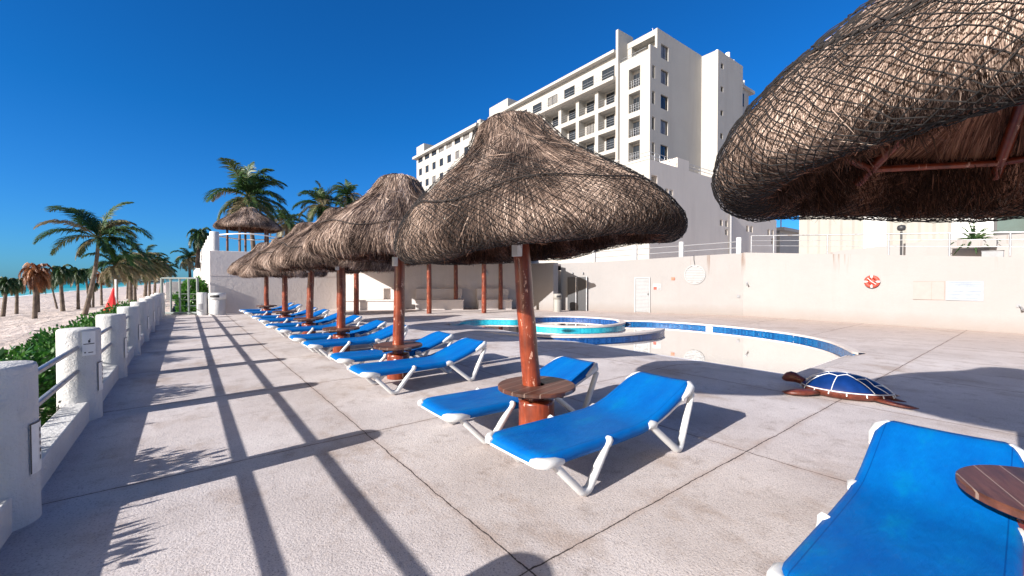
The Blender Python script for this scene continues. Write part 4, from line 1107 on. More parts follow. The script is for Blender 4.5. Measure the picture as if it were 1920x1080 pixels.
# the nearest one: fronds placed as seen, camera-right is about (.79,-.61)
cr_ = math.degrees(math.atan2(-.61, .79)); cl_ = cr_ + 180
main_dirs = [(cl_ + 5, 60, 1.2), (cl_ - 25, 52, 1.12), (cl_ + 30, 30, 1.05), (cl_ - 10, 64, 1.05), (cl_ + 50, 45, 1.0), (cr_ + 10, 40, 1.1), (cr_ - 12, 28, 1.1), (cr_ + 25, 4, 1.05), (cr_ - 5, -4, 1.0), (cr_ + 70, 78, 1.05),
             (cl_ - 60, 35, .9), (cl_ + 15, 14, .95), (cr_ - 40, 10, .8), (cr_, -30, .6), (cl_, -10, .6), (cl_ + 40, -25, .6), (cr_ + 80, 45, .8), (cr_ + 60, 15, .8), (cr_ + 15, 60, .8), (cl_ - 80, 60, .9)]
V, tn = palm_crown(12, len(main_dirs), 3.5, .85, (.05, -.03, 0), 1.0, 92, .66, dirs=main_dirs, dry=.25, lw=.07)
CROWNS['main'] = quads_mesh('crown', V, M['palm'], tn)
palm((-6.02, 43.38, -.9), (-5.04, 42.74, 4.85), 'main', .18, 'tallest beach palm with a curved leaning trunk and spread fronds left of the red umbrella', .75)
palm((-8.91, 46.14, -1.15), (-8.78, 46.11, 2.0), 'mop_dry', .17, 'palm with a rust-orange dried crown on the sand', .2, scale=.98)
palm((-11.23, 59.44, -1.3), (-11.2, 59.47, 1.3), 'mop2', .15, 'thin palm right behind the rust-orange one', .2, rot=1)
palm((-12.29, 54.14, -1.35), (-11.98, 53.96, 1.15), 'mop', .17, 'leftmost low palm at the edge of the photo', .6, scale=.9, rot=2)
palm((-12.23, 57.65, -1.35), (-12.13, 57.63, 1.3), 'mop2', .15, 'small drooping palm between the leftmost palm and the orange one', .1, scale=.95, rot=.5)
palm((-9.03, 56.09, -1.15), (-9.23, 56.32, 2.2), 'mop', .19, 'mop-headed green palm just right of the orange palm', .3, scale=1.12)
palm((-10.78, 64.58, -1.3), (-11.35, 65.1, 1.4), 'mop2', .11, 'thin slanting palm behind the mop-headed green one', .4, scale=.8, rot=3)
palm((-8.33, 58.03, -1.1), (-8.34, 58.11, 2.1), 'mop', .15, 'short palm just left of the tall leaning trunk', .1, scale=.95, rot=4)
palm((-7.66, 59.35, -1.0), (-8.04, 59.72, 2.3), 'mop2', .13, 'short palm hidden behind the tall leaning trunk', .2, scale=.9, rot=5)
palm((-7.37, 58.58, -1.0), (-7.31, 58.57, 1.0), 'mop2', .12, 'lowest thin palm right of the tall leaning trunk', .1, scale=.6, rot=2)
palm((-7.25, 62.85, -1.0), (-7.26, 62.92, 1.9), 'mop_dry', .14, 'short brown-headed palm left of the red umbrella', .1, scale=.8, rot=1)
palm((-4.86, 49.22, -.75), (-4.78, 49.24, 3.05), 'big2', .24, 'green palm standing right behind the red umbrella', .3, scale=.82)
palm((-5.08, 64.7, -.75), (-4.99, 64.73, 4.1), 'wind', .24, 'wind-bent palm right of the red umbrella, first of the far clump', .2, scale=1.05)
palm((-4.7, 65.05, -.75), (-4.76, 65.17, 3.1), 'wind', .19, 'lower wind-bent palm close behind the first of the far clump', .2, scale=1.0, rot=.7)
palm((-5.24, 88.41, -.8), (-4.91, 88.28, 5.25), 'wind', .28, 'tall far palm of the clump with fronds blown to the right', .4, scale=1.25)
palm((-4.7, 89.21, -.8), (-4.72, 89.32, 4.0), 'big2', .22, 'shorter far palm in the middle of the clump', .2, scale=1.15)
palm((-4.55, 98.8, -.8), (-4.35, 98.75, 4.3), 'wind', .25, 'rearmost palm of the far clump nearest the gate', .2, scale=1.25, rot=.4)
palm((-6.98, 84.45, -1.0), (-6.89, 84.44, 2.3), 'mop', .17, 'small distant palm left of the far clump', .1, scale=1.0)
palm((-4.04, 104.6, -.8), (-3.5, 104.4, 3.9), 'wind', .26, 'low distant palm above the left part of the gate', .2, scale=1.3, rot=-.3)
palm((4.0, 36, 3.25), (3.63, 36, 7.8), 'big', .19, 'terrace palm rising over the thatched roof left of the umbrella row', .2, 'palms behind the terrace', scale=1.05)
palm((.75, 45, 3.2), (.91, 45, 5.6), 'mop', .2, 'small terrace palm behind the white wall posts', .1, 'palms behind the terrace', scale=1.15)
palm((9.41, 40, 3.25), (9.56, 40, 8.4), 'big', .2, 'terrace palm peeking between the fourth and second umbrellas', .3, 'palms behind the terrace', scale=.85, rot=2)
palm((7.6, 46, 3.25), (7.8, 46, 7.4), 'big2', .2, 'lower terrace palm left of the one between the umbrellas', .2, 'palms behind the terrace', scale=.85, rot=1)
palm((12.55, 42, 3.25), (12.4, 42, 9.9), 'big', .2, 'terrace palm whose crown tip shows left of the second umbrella peak', .3, 'palms behind the terrace', scale=.62, rot=3)
palm((.6, 90, -1), (.4, 90, 5.6), 'big2', .3, 'distant palm low beside the white terrace wall', .2, 'palms behind the terrace', scale=1.0)

# terrace palapa
t = thing('thatched_hut', 'round thatched hut roof on the terrace below the tall palm', 'hut', (3.25, 32, 3.25))
c = link('roof', CAN_FAR, t, (0, 0, -.25)); c.scale = (1.22, 1.22, 1.0)
for a in range(5):
    an = a * 2 * math.pi / 5 + .4; mb = MB(); mb.tube([(1.2 * math.cos(an), 1.2 * math.sin(an), 0), (1.2 * math.cos(an), 1.2 * math.sin(an), 2.1)], .07, 10); mb.build('post', M['table'], t)
mb = MB(); mb.tube([(1.8 * math.cos(k * .1309), 1.8 * math.sin(k * .1309), 1.30 + .03 * math.sin(k * .4)) for k in range(49)], .04, 8, cap=False); mb.build('hoop', M['white_paint'], t)

# ------------------------------------------------------------ terrace railing over the pool wall + stuff behind
tr = thing('terrace_railing', 'railing on top of the pool wall, white round posts then thin metal posts', 'railing', (21.6, 9.4, 3.0))
LR = (21.6, 9.4, 3.0)
for t_ in (1.9, 4.2, 6.55, 9.2):
    p = wp_(t_, -.18); z = ht(t_); mb = MB(); mb.lathe([(.12, z - .02), (.12, z + .76), (.10, z + .79), (0, z + .795)], 18, c=(p[0], p[1])); rebase(mb, LR).build('concrete_post', M['post'], tr)
for dz in (.28, .58):
    mb = MB(); mb.tube([wp_(t_, -.18, ht(t_) + dz) for t_ in (1.9, 4.2, 6.55, 9.2)], .022, 8); rebase(mb, LR).build('rail', M['grey_box'], tr)
ys_ = [9.1, 8.1, 6.0, 4.0, 2.35, .95, -.5, -2.0]
for y in ys_:
    mb = MB(); x = xr(y) + .15; mb.tube([(x, y, h2(y) - .02), (x, y, h2(y) + .82)], .026, 8); rebase(mb, LR).build('metal_post', M['metal'], tr)
for dz, r_ in ((.82, .028), (.58, .012), (.34, .012)):
    mb = MB(); mb.tube([(xr(y) + .15, y, h2(y) + dz) for y in ys_], r_, 8); rebase(mb, LR).build('rail', M['metal'], tr)
mb = MB(); mb.prism([(21.9, -30), (80, -30), (140, 29), (140, 100), (24, 100), (18.0, 19), (21.9, 9.5)], -.3, 2.35); struct(mb.build('terrace_ground', M['coping']))
# sloping white parapet and corrugated cladding building
t = thing('clad_building', 'low cream building with corrugated cladding and a large dark green window', 'building', (31, 6, 2.35))
mb = MB(); x0, y0 = 0, -12; n = 170
vs = []; L_ = 24.0
for k in range(n + 1):
    y = 4.1 - k * L_ / n; x = .0 + .045 * (1 if (k // 2) % 2 else 0); vs += [(x, y, 0), (x, y, 4.2)]
mb.add(vs, [(2 * k, 2 * k + 1, 2 * k + 3, 2 * k + 2) for k in range(n)]); mb.box(.1, 12, -20, 4.1, 0, 4.3); mb.build('cladding', M['corr'], t)
mb = MB(); mb.box(-.06, .2, -.15, .85, 0, 4.3); mb.build('door_panel', M['white_paint'], t)
mb = MB(); mb.box(-.1, .2, -20, -2.7, 0, 4.3); mb.build('wall', M['white_paint'], t)
mb = MB(); mb.box(-.14, -.09, -9, -4.1, 1.55, 3.9); w_ = mb.build('window', M['darkmetal'], t)
mb = MB(); mb.box(-.155, -.142, -6.6, -4.22, 1.65, 3.8); mb.build('pane', M['glass2'], w_)
t = thing('ramp_parapet', 'low white sloping ramp wall behind the metal railing', 'wall', (25, 3, 2.35))
mb = MB(); vs = [(0, 5.4, 0), (0, -14, 0), (0, -14, 1.25), (0, -.4, 1.12), (0, 3.4, .82), (0, 5.4, .5)]; vs += [(x + .3, y, z) for x, y, z in vs]
mb.add(vs, [(0, 1, 2, 3, 4, 5), (11, 10, 9, 8, 7, 6), (0, 5, 11, 6), (5, 4, 10, 11), (4, 3, 9, 10), (3, 2, 8, 9), (1, 7, 8, 2)]); mb.build('wall_panel', M['wall'], t)
mb = MB(); mb.box(-.5, -.003, -7, -1.4, 0, .75); mb.build('step', M['wall'], t)
lc = (24.4, 2.0, 3.3); t = thing('agave_plant', 'small dark green spiky plant in a white bed behind the railing', 'plant', lc)
V, tn = palm_crown(40, 26, .75, .5, leafs=6, ll=.3, lw=.05); link('foliage', quads_mesh('foliage', V, M['palm'], tn * .7), t)
mb = MB(); mb.box(-.3, .3, -.6, .6, -.3, .02); mb.build('planter', M['wall'], t)
lc = (24.0, 4.05, 2.6); t = thing('floodlight', 'small dark floodlight on a short stake behind the railing', 'lamp', lc)
mb = MB(); mb.tube([(0, 0, -.2), (0, 0, 1.2)], .04, 8); mb.build('stake', M['darkmetal'], t)
mb = MB(); mb.lathe([(0, -.14), (.12, -.1), (.15, 0), (.12, .1), (0, .14)], 14); mb.build('lamp_head', M['darkmetal'], t, (0, 0, 1.35))
lc = (xr(1.35) + .5, 1.35, 2.5); t = thing('junction_box', 'grey rectangular box low behind the railing', 'box', lc)
mb = MB(); mb.box(-.1, .1, -.25, .25, -.1, .22); mb.build('body', M['grey_box'], t, bevel=.01); mb = MB(); mb.box(-.11, .11, -.26, .26, .223, .24); mb.build('lid', M['grey_box'], t)

# ------------------------------------------------------------ turtle statue
def turtle():
    lc = (7.68, 1.93, 0); t = thing('turtle_statue', 'painted sea turtle statue with blue shell and white lines lying by the pool', 'turtle statue', lc, R(102))
    # local +x = head direction
    def dome(u, v, sc=1.0, dz=0.0):  # u along [-1,1], v around
        return None
    V = []; F = []; nu, nv = 30, 48
    L0, W0, H0 = .56, .43, .27
    def shell(r, a):  # r 0..1, angle
        x = math.cos(a); y = math.sin(a)
        lx = L0 * (1.0 if x > 0 else 1.18); pw_ = 1.0 + (.22 if x < 0 else 0) * (abs(x) ** 2)
        yy_ = y * W0 * (1 - .28 * max(0, -x) ** 2)
        h = H0 * (1 - r ** 2.3) ** .85
        return Vector((x * lx * r, yy_ * r, .13 + h - .02 * 0))
    for j in range(nu + 1):
        for k in range(nv): V.append(tuple(shell(j / nu, 2 * math.pi * k / nv)))
    for j in range(nu):
        for k in range(nv): a = j * nv + k; b = j * nv + (k + 1) % nv; F.append((a, a + nv, b + nv, b))
    me = bpy.data.meshes.new('shell'); me.from_pydata(V, [], F); me.materials.append(M['turtle_shell']); me.polygons.foreach_set('use_smooth', [True] * len(F)); me.update(); link('shell', me, t)
    mb = MB()
    def line(p, q, r_=.0062):
        n = 10; pts = []
        for k in range(n + 1):
            x = p[0] + (q[0] - p[0]) * k / n; y = p[1] + (q[1] - p[1]) * k / n
            # invert to r,a
            a = math.atan2(y / W0, x / (L0 * (1 if x > 0 else 1.18)))
            for _ in range(4):
                ca = math.cos(a); a = math.atan2(y / (W0 * (1 - .28 * max(0, -ca) ** 2)), x / (L0 * (1 if x > 0 else 1.18)))
            rr = min(.995, math.hypot(x / (L0 * (1 if x > 0 else 1.18)), y / (W0 * (1 - .28 * max(0, -math.cos(a)) ** 2))))
            v = shell(rr, a); pts.append((v.x, v.y, v.z + .003))
        mb.tube(pts, r_, 6)
    # vertebral hexagons along the middle and costal lines
    cs = [.40, .17, -.07, -.31, -.52]; hw = [.09, .14, .14, .12, .06]
    for s in (-1, 1):
        prev = (.50, 0)
        for i, c_ in enumerate(cs):
            wv = hw[i]; line(prev, (c_ + .02, s * wv * .75)) if i == 0 else line(prev, (c_, s * wv * .75))
            cur = (c_, s * wv * .75) if i else (c_ + .02, s * wv * .75)
            if i < len(cs) - 1:
                mid = ((c_ + cs[i + 1]) / 2, s * (wv + .05)); line(cur, mid); ang = math.atan2(mid[1], mid[0] * 1.0)
                v = shell(.98, math.atan2(mid[1] / W0, mid[0] * 1.12 / L0)); line(mid, (v.x, v.y)); prev = mid
        
        line((cs[-1], s * .045), (-.64, s * .02))
    for i, c_ in enumerate(cs): line((c_ + (.02 if i == 0 else 0), -hw[i] * .75), (c_ + (.02 if i == 0 else 0), hw[i] * .75))
    rim = []
    for k in range(65):
        v = shell(.99, 2 * math.pi * k / 64); rim.append((v.x, v.y, v.z + .0))
    mb.tube(rim, .008, 6, cap=False)
    for k in range(16):
        v = shell(1.0, 2 * math.pi * (k + .3) / 16); mb.tube([(v.x, v.y, v.z), (v.x * 1.03, v.y * 1.04, v.z - .045)], .009, 6)
    mb.build('shell_lines', M['white_paint'], t)
    # body one surface (skin)
    def skin(name, chain, parent):
        me = bpy.data.meshes.new(name); me.from_pydata([c[0] for c in chain[0]], chain[1], []); o = link(name, me, parent)
        return o
    mb = MB(); P2 = []
    for j in range(9):
        r_ = 1 - .9 * (j / 8) ** 3; z = .15 - .14 * (j / 8)
        P2.append((r_, z))
    vs = []
    prof2 = [(.985, .155), (1.0, .12), (.98, .07), (.90, .03), (.7, .0), (.0, -.0)]
    for r_, z in prof2:
        for k in range(nv):
            v = shell(1.0, 2 * math.pi * k / nv); vs.append((v.x * r_, v.y * r_, z))
    mb.add(vs, [(j * nv + k, j * nv + (k + 1) % nv, (j + 1) * nv + (k + 1) % nv, (j + 1) * nv + k) for j in range(len(prof2) - 1) for k in range(nv)], 0, True)
    mb.build('body', M['turtle_body'], t)
    def blob(pts, rad, nm, flat=.5):
        mb = MB(); n = len(pts); vs = []; sg = 16
        for i in range(n):
            p = Vector(pts[i]); d_ = (Vector(pts[min(i + 1, n - 1)]) - Vector(pts[max(i - 1, 0)])).normalized(); sd = Vector((-d_.y, d_.x, 0)).normalized(); upn = d_.cross(sd) * -1
            upn = sd.cross(d_) * -1
            for k in range(sg): a = 2 * math.pi * k / sg; vs.append(p + sd * math.cos(a) * rad[i] + Vector((0, 0, 1)) * math.sin(a) * rad[i] * flat)
        fs = [(i * sg + k, i * sg + (k + 1) % sg, (i + 1) * sg + (k + 1) % sg, (i + 1) * sg + k) for i in range(n - 1) for k in range(sg)]
        mb.add(vs, fs + [tuple(range(sg))[::-1], tuple(range((n - 1) * sg, n * sg))], 0, True); return mb.build(nm, M['turtle_body'], t)
    blob([(.48, -.05, .14), (.58, -.07, .17), (.66, -.09, .20), (.73, -.10, .205), (.80, -.105, .19), (.85, -.11, .17), (.87, -.11, .16)], [.07, .085, .105, .115, .10, .06, .015], 'head', .85)
    blob([(.33, .30, .07), (.42, .42, .07), (.52, .52, .065), (.64, .58, .06), (.73, .58, .05), (.78, .56, .05)], [.09, .11, .12, .11, .07, .02], 'flipper', .45)
    blob([(.33, -.30, .07), (.40, -.45, .07), (.44, -.60, .06), (.42, -.74, .05), (.36, -.84, .045)], [.09, .11, .11, .08, .02], 'flipper', .4)
    blob([(-.45, .22, .06), (-.58, .30, .06), (-.72, .36, .05), (-.84, .38, .045), (-.92, .37, .04)], [.08, .09, .08, .06, .015], 'flipper', .4)
    blob([(-.45, -.22, .06), (-.56, -.32, .06), (-.66, -.40, .05), (-.74, -.44, .04)], [.08, .09, .07, .015], 'flipper', .4)
    blob([(-.58, 0, .06), (-.70, 0, .05), (-.80, 0, .04)], [.06, .035, .01], 'tail', .6)
    t.scale = (.88, .82, .86)
    return t
turtle()

# ------------------------------------------------------------ hotel
HL = Vector((43, 29.3, 2))
hotel = thing('hotel', 'white multi-storey hotel with balconies towering behind the pool wall', 'hotel', tuple(HL))
def HB(mb, name, mat, parent=None, **k):
    return rebase(mb, HL if parent is None else HL).build(name, mat, parent or hotel, **k)
def face_grid(mb, axis, plane, a0, a1, z0, z1, ops, depth, mi=0):
    """wall face on plane (x=plane or y=plane) with rectangular openings (a0,a1,z0,z1); reveals of given depth going inward (+)"""
    as_ = sorted(set([a0, a1] + [o[0] for o in ops] + [o[1] for o in ops])); zs_ = sorted(set([z0, z1] + [o[2] for o in ops] + [o[3] for o in ops]))
    def pt(a, z, d=0): return (plane + d, a, z) if axis == 'x' else (a, plane + d, z)
    for i in range(len(as_) - 1):
        for j in range(len(zs_) - 1):
            am, zm = (as_[i] + as_[i + 1]) / 2, (zs_[j] + zs_[j + 1]) / 2
            if any(o[0] < am < o[1] and o[2] < zm < o[3] for o in ops): continue
            mb.add([pt(as_[i], zs_[j]), pt(as_[i + 1], zs_[j]), pt(as_[i + 1], zs_[j + 1]), pt(as_[i], zs_[j + 1])], [(0, 1, 2, 3)], mi)
    for o in ops:
        b0, b1, c0, c1 = o[:4]; dd_ = o[4] if len(o) > 4 else depth
        for (p, q) in (((b0, c0), (b1, c0)), ((b1, c0), (b1, c1)), ((b1, c1), (b0, c1)), ((b0, c1), (b0, c0))):
            mb.add([pt(*p), pt(*q), pt(*q, dd_), pt(*p, dd_)], [(0, 1, 2, 3)], mi)
def window(axis, plane, a0, a1, z0, z1, depth, mull=1, frame=M['white_paint'], parent=None, glass=None, arch=False):
    mb = MB(); e = .06; d0 = depth - .05
    def bx(b0, b1, c0, c1, p0, p1, mi=0):
        if axis == 'x': mb.box(plane + p0, plane + p1, b0, b1, c0, c1, mi)
        else: mb.box(b0, b1, plane + p0, plane + p1, c0, c1, mi)
    bx(a0, a0 + e, z0, z1, d0, d0 + .05); bx(a1 - e, a1, z0, z1, d0, d0 + .05); bx(a0 + e, a1 - e, z0, z0 + e, d0, d0 + .05); bx(a0 + e, a1 - e, z1 - e, z1, d0, d0 + .05)
    for k in range(mull):
        m = a0 + (a1 - a0) * (k + 1) / (mull + 1); bx(m - .025, m + .025, z0 + e, z1 - e, d0 + .005, d0 + .045)
    w_ = rebase(mb, HL).build('window', frame, parent or hotel)
    mb = MB(); bx(a0 + .01, a1 - .01, z0 + .01, z1 - .01, depth - .02, depth - .005); rebase(mb, HL).build('pane', glass or (M['curtain'] if random.random() < .3 else M['glass']), w_)
    return w_
FZ = [15.6, 18.4, 21.3, 24.2, 27.1]   # floor levels
# -- side face (y = 29.3)
ops = []
for k in range(5): zc = 17.3 + 3.0 * k; ops.append((45.2, 46.75, zc - .85, zc + .85, .22))
for k in range(4): zc = 17.3 + 3.0 * k; ops.append((43.42, 43.98, zc - .75, zc + .75, .22))
mb = MB(); face_grid(mb, 'y', 29.3, 43, 44.4, 16, 28.8, [o for o in ops if o[1] < 44.4], .22)
face_grid(mb, 'y', 29.3, 44.4, 54.6, 16, 31.7, [o for o in ops if o[0] > 44.4], .22)
mb.add([(44.4, 29.3, 28.8), (44.4, 29.3, 31.7), (44.4, 29.6, 31.7), (44.4, 29.6, 28.8)], [(0, 1, 2, 3)])
mb.box(43.0, 44.4, 29.3, 29.55, 28.801, 29.3)
HB(mb, 'wall', M['hotel'])
for o in ops: window('y', 29.3, o[0], o[1], o[2], o[3], .22, 0 if o[0] < 44 else 1, frame=M['hotel'] if o[0] < 44 else M['darkmetal'])
# -- end bay, front face with four loggias
ops = [(30.65, 32.3, 16.3, 18.6, .9), (30.65, 32.3, 19.2, 21.5, .9), (30.65, 32.3, 22.15, 24.5, .9), (30.65, 32.3, 25.05, 27.45, .9)]
mb = MB(); face_grid(mb, 'x', 43, 29.3, 33.6, 16, 28.8, ops, 1.5)
mb.box(43.003, 43.25, 29.56, 33.6, 28.4, 28.801)
HB(mb, 'wall', M['hotel'])
mb = MB(); mb.box(43.25, 45.6, 29.56, 33.6, 28.0, 28.25); mb.box(44.5, 54, 33.0, 33.6, 16, 31); HB(mb, 'floor_slab', M['hotel'])
for o in ops:
    mb = MB(); mb.add([(43.9, o[0], o[2]), (43.9, o[1], o[2]), (43.9, o[1], o[3]), (43.9, o[0], o[3])], [(0, 1, 2, 3)]); HB(mb, 'balcony_back', M['hotel'])
    window('x', 43.86, o[0] + .65, o[0] + 1.6, o[2] + .02, o[2] + 2.0, .02, 1, M['darkmetal'])
    mb = MB()
    for z in (.42, .72, .98): mb.tube([(43.1, o[0], o[2] + z), (43.1, o[1], o[2] + z)], .022, 5)
    for k in range(1, 5): mb.tube([(43.1, o[0] + k * .33, o[2]), (43.1, o[0] + k * .33, o[2] + .98)], .012, 5)
    HB(mb, 'balcony_railing', M['metal'])
# top-floor setback, overhanging roof, fin
mb = MB(); face_grid(mb, 'x', 45.6, 29.6, 33.6, 28.25, 31.0, [(30.2, 31.2, 28.9, 30.4), (31.9, 32.9, 28.9, 30.4)], .15); HB(mb, 'wall', M['hotel'])
for a in (30.2, 31.9): window('x', 45.6, a, a + 1.0, 28.9, 30.4, .15, 1, M['darkmetal'])
mb = MB(); mb.box(44.45, 54.6, 29.303, 33.6, 31.0, 31.25); mb.box(44.45, 44.7, 29.303, 33.6, 31.253, 31.7); HB(mb, 'roof', M['hotel'])
mb = MB(); mb.box(42.6, 45.6, 33.6, 33.95, 15.5, 32.9); HB(mb, 'fin_wall', M['hotel'])
mb = MB(); mb.tube([(43.2, 30.0, 29.0), (43.2, 33.5, 29.0)], .03, 6); mb.tube([(43.2, 30.0, 29.3), (43.2, 33.5, 29.3)], .03, 6); HB(mb, 'terrace_rail', M['metal'])
# -- balcony grid
yb = [33.95 + i * 3.45 for i in range(9)]
mb = MB()
for i, y in enumerate(yb[:-1]):
    pass
ops = []
for i in range(8):
    for k, z in enumerate(FZ[:4]): ops.append((yb[i] + .28, yb[i + 1] - .28, z + .12, z + 2.45, 1.3))
    ops.append((yb[i] + .0, yb[i + 1] - .0, FZ[4] + 1.05, FZ[4] + 2.35, 1.7))
face_grid(mb, 'x', 43, yb[0], yb[-1], 14.5, 30.1, [o for o in ops if o[2] < 27], 1.7)
HB(mb, 'wall', M['hotel'])
for (z0, z1) in ((28.95, 31),):
    pass
for o in ops:
    if o[2] > 27: continue
    mb = MB(); mb.add([(44.3, o[0], o[2]), (44.3, o[1], o[2]), (44.3, o[1], o[3]), (44.3, o[0], o[3])], [(0, 1, 2, 3)]); HB(mb, 'balcony_back', M['hotel'])
    window('x', 44.26, o[0] + 1.25, o[0] + 2.55, o[2] + .02, o[2] + 2.05, .02, 1, M['darkmetal'])
    mb = MB()
    for z in (.35, .65, .95): mb.tube([(43.06, o[0], o[2] + z), (43.06, o[1], o[2] + z)], .02, 5)
    HB(mb, 'balcony_railing', M['metal'])
# top storey of the main block: continuous terrace under an overhanging roof
# (cut the face above parapet by making it a separate, set-back wall)
mb = MB()
topops = [(y + .5, y + 2.4, 28.4, 30.3) for y in yb[:-1]]
face_grid(mb, 'x', 42.995, yb[0], yb[-1], 29.7, 30.1, [], .1)
HB(mb, 'roof_fascia', M['hotel'])
for y in yb[:-1]:
    window('x', 42.97, y + .5, y + 2.5, 27.45, 28.95, .02, 1, M['darkmetal'])
mb = MB(); mb.box(42.2, 54, yb[0], yb[-1], 30.1, 30.45); HB(mb, 'roof', M['hotel'])
mb = MB(); 
for z in (27.5, 27.85): mb.tube([(42.2, yb[0], z), (42.2, yb[-1], z)], .025, 5)
HB(mb, 'terrace_rail', M['metal'])
mb = MB(); mb.box(42.1, 42.995, yb[0], yb[-1], 26.75, 27.15); HB(mb, 'balcony_slab', M['hotel'])
# elevator block and far wing
mb = MB(); mb.box(42.8, 50, 56.5, 61.9, 30.45, 32.3); mb.box(42.8, 52, yb[-1], 65.4, 14.5, 30.6); HB(mb, 'roof_block', M['hotel'])
ops = []
for i in range(8):
    y = 65.9 + i * 3.35
    for k in range(5): 
        z = 17.2 + k * 3.0; w2 = .78 if (k < 4) else 1.15; ops.append((y + .8 - w2, y + .8 + w2, z - .1, z + 1.45, .15))
mb = MB(); face_grid(mb, 'x', 43, 65.4, 92.2, 14.5, 30.2, ops, .15); mb.add([(43, 92.2, 14.5), (43, 92.2, 30.2), (54, 92.2, 30.2), (54, 92.2, 14.5)], [(0, 1, 2, 3)]); HB(mb, 'wall', M['hotel'])
for o in ops: window('x', 43, o[0], o[1], o[2], o[3], .15, 1, M['darkmetal'])
mb = MB(); mb.box(42.2, 54, 65.3, 92.8, 30.2, 30.7); mb.box(43, 48, 88.3, 92.2, 30.7, 33.0); mb.box(43.2, 50, 65.4, 66.5, 30.7, 31.6); HB(mb, 'roof', M['hotel'])
for y, z0, z1 in ((62.6, 30.6, 34.6), (31.0, 31.7, 33.0)):
    mb = MB(); mb.tube([(46, y, z0), (46, y, z1)], .03, 5); HB(mb, 'antenna', M['metal'])
# core volume so no sky shows through
mb = MB(); mb.box(44.32, 53.9, 33.96, 92.1, 14.5, 30.05); mb.box(46.9, 54.5, 29.7, 32.99, 14.5, 30.9); HB(mb, 'core', M['hotel'])
# -- stair tower
mb = MB(); ops = [(55.35, 56.0, z - .35, z + .35, .2) for z in (17.6, 20.7, 23.7, 26.8, 29.8)]
face_grid(mb, 'y', 27.1, 54.6, 61.6, 4, 31.6, ops, .2); mb.add([(54.6, 27.1, 4), (54.6, 27.1, 31.6), (54.6, 36, 31.6), (54.6, 36, 4)], [(0, 1, 2, 3)])
mb.add([(54.6, 27.1, 31.6), (61.6, 27.1, 31.6), (61.6, 36, 31.6), (54.6, 36, 31.6)], [(0, 1, 2, 3)]); mb.add([(61.6, 27.1, 4), (61.6, 27.1, 31.6), (61.6, 36, 31.6), (61.6, 36, 4)], [(3, 2, 1, 0)])
HB(mb, 'stair_tower', M['hotel'])
for o in ops: window('y', 27.1, o[0], o[1], o[2], o[3], .2, 0, M['darkmetal'])
mb = MB(); mb.box(61.603, 64.6, 27.6, 36, 4, 29.6); mb.box(61.603, 66.0, 27.3, 36, 29.0, 29.4); HB(mb, 'wall', M['hotel'])
for z in (27.4, 22.9): window('y', 27.6, 62.0, 63.0, z - .9, z + .9, -.02, 0, M['darkmetal'])
for (x, z, h_, r_) in ((56.5, 31.6, 1.0, .2), (59.5, 31.6, 1.6, .3), (61.2, 31.6, 1.2, .12), (63.5, 29.6, 2.2, .12), (64.3, 29.6, 1.2, .18)): 
    mb = MB(); mb.tube([(x, 28.2, z), (x, 28.2, z + h_)], r_, 8); HB(mb, 'vent_pipe', M['white_paint'])
# -- low block: stands forward of the tower on both sides, with a railed terrace on top
LX, LY = 39.5, 26.9
ops = [(39.8, 40.9, 10.6, 13.2, 1.5)] + [(a, a + .72, z, z + .62, .2) for a in (42.35, 43.3) for z in (11.45, 10.75 - .12)] + [(44.0, 44.65, 9.05, 9.7, .2), (44.95, 45.08, 9.05, 9.7, .2)]
ops = ops[:-1] + [(45.25, 45.9, 8.95, 9.6, .2), (55.0, 55.7, 8.9, 9.75, .2)] + [(a, a + .75, z, z + h_, .2) for a, z, h_ in ((56.4, 8.9, .85), (56.4, 7.8, .8), (62.6, 8.7, .9), (63.9, 8.7, .9), (69.8, 8.6, 1.0), (71.2, 8.6, 1.0), (71.2, 7.4, .9))]
mb = MB(); face_grid(mb, 'y', LY, LX, 45.1, 2, 14.8, [o for o in ops if o[1] < 45.1], .2); HB(mb, 'base_wall', M['hotel_low'])
mb = MB(); face_grid(mb, 'y', LY, 45.1, 56, 2, 14.8, [o for o in ops if 45.1 < o[0] < 56], .2)
face_grid(mb, 'y', LY, 56, 73.1, 2, 11.2, [o for o in ops if o[0] > 56], .2)
mb.add([(73.1, LY, 2), (73.1, LY, 11.2), (73.1, 45, 11.2), (73.1, 45, 2)], [(3, 2, 1, 0)]); mb.add([(56, LY, 11.2), (56, LY, 14.8), (56, 36, 14.8), (56, 36, 11.2)], [(3, 2, 1, 0)])
HB(mb, 'base_wall', M['hotel_low'])
mb = MB(); mb.box(44.9, 47.4, LY, LY + .3, 14.803, 15.95); mb.box(44.9, 45.2, LY + .3, LY + 3, 14.803, 15.95); HB(mb, 'parapet', M['hotel_low'])
mb = MB(); mb.box(LX + .01, 56, LY + .3, 29.2, 14.6, 14.79); mb.box(LX + .01, 42.9, 29.2, 64, 14.6, 14.79); HB(mb, 'terrace_floor', M['coping'])
for o in ops:
    if len(o) < 5 or o[4] < 1: window('y', LY, o[0], o[1], o[2], o[3], .2, 0, M['white_paint'])
mb = MB(); face_grid(mb, 'x', LX, LY, 64, 2, 14.8, [(27.6, 28.45, 10.6, 13.3, 1.5)], 1.5); HB(mb, 'base_wall', M['hotel'])
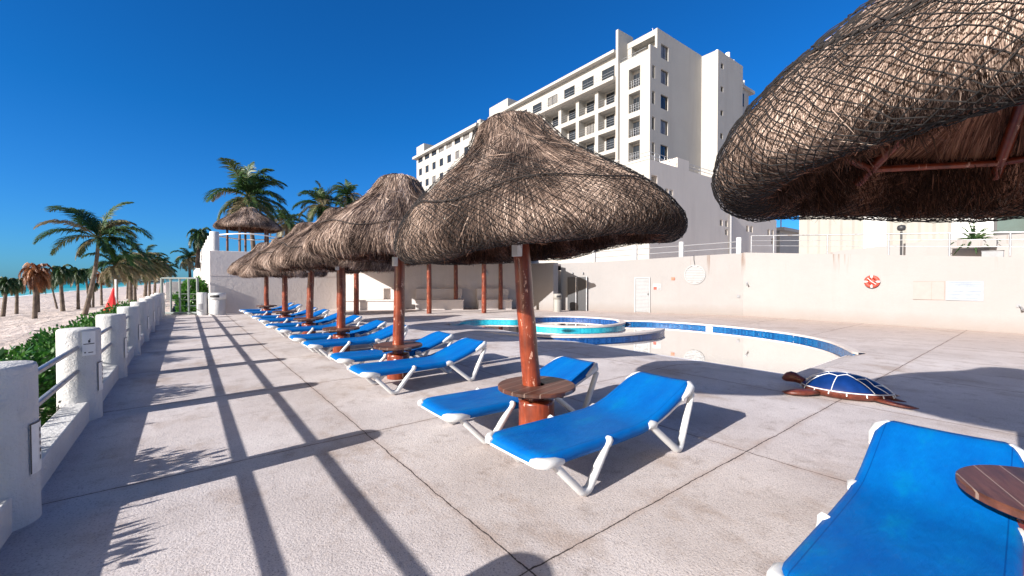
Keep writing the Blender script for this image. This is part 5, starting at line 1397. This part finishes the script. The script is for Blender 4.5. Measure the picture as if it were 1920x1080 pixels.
mb = MB(); mb.box(LX + 1.5, LX + 1.6, 27.2, 29.5, 10.0, 14.3); mb.box(LX + .3, LX + 1.9, 28.44, 28.5, 10.0, 14); HB(mb, 'loggia_back', M['hotel_low'])
mb = MB()
for z in (15.25, 15.65): mb.tube([(LX + .1, 36.5, z), (LX + .1, LY + .1, z), (44.9, LY + .1, z)], .03, 5)
for k in range(6): mb.tube([(LX + .1 + k * .95, LY + .1, 14.8), (LX + .1 + k * .95, LY + .1, 15.65)], .025, 5)
for z in (15.25, 15.65): mb.tube([(47.5, LY + .1, z), (56, LY + .1, z)], .03, 5)
for k in range(8): mb.tube([(47.5 + k * 1.2, LY + .1, 14.8), (47.5 + k * 1.2, LY + .1, 15.65)], .025, 5)
HB(mb, 'terrace_rail', M['metal'])
mb = MB(); mb.tube([(57.6, LY - .2, 2), (57.6, LY - .2, 11.0)], .16, 8); HB(mb, 'drain_pipe', M['grey_box'])
# small white roofs far right of the hotel base
t = thing('white_annex', 'small white building with dark openings beyond the hotel base', 'building', (95, 30, 2))
mb = MB(); mb.box(-12, 6, 0, 10, 0, 8.6); mb.box(-13, 7, -1, 10, 8.6, 9.1); mb.build('wall', M['hotel'], t)
mb = MB(); mb.box(-11, 4, -.05, 0, 3.2, 4.6); mb.build('window', M['glass'], t)
mb = MB(); mb.tube([(-6, 2, 9.1), (-6, 2, 12)], .12, 6); mb.build('antenna', M['metal'], t)

# ------------------------------------------------------------ far shore
for i, (x, y, w_, h_, lb) in enumerate(((-330, 1500, 60, 9, 'low pale building on the distant shore behind the palms'), (-150, 1500, 45, 14, 'pale hotel slab on the far shore left of the gate'), (-60, 900, 26, 16, 'distant grey building beyond the terrace wall'))):
    t = thing('distant_building', lb, 'building', (x, y, -2))
    mb = MB(); mb.box(0, w_, 0, 20, 0, h_); mb.box(w_ * .3, w_ * .6, 0, 18, h_, h_ * 1.3); mb.build('wall', M['hotel'], t)
    mb = MB()
    for k in range(int(h_ // 4)): mb.box(w_ * .05, w_ * .95, -.3, 0, 2 + k * 4, 3.6 + k * 4)
    mb.build('window', M['glass'], t)
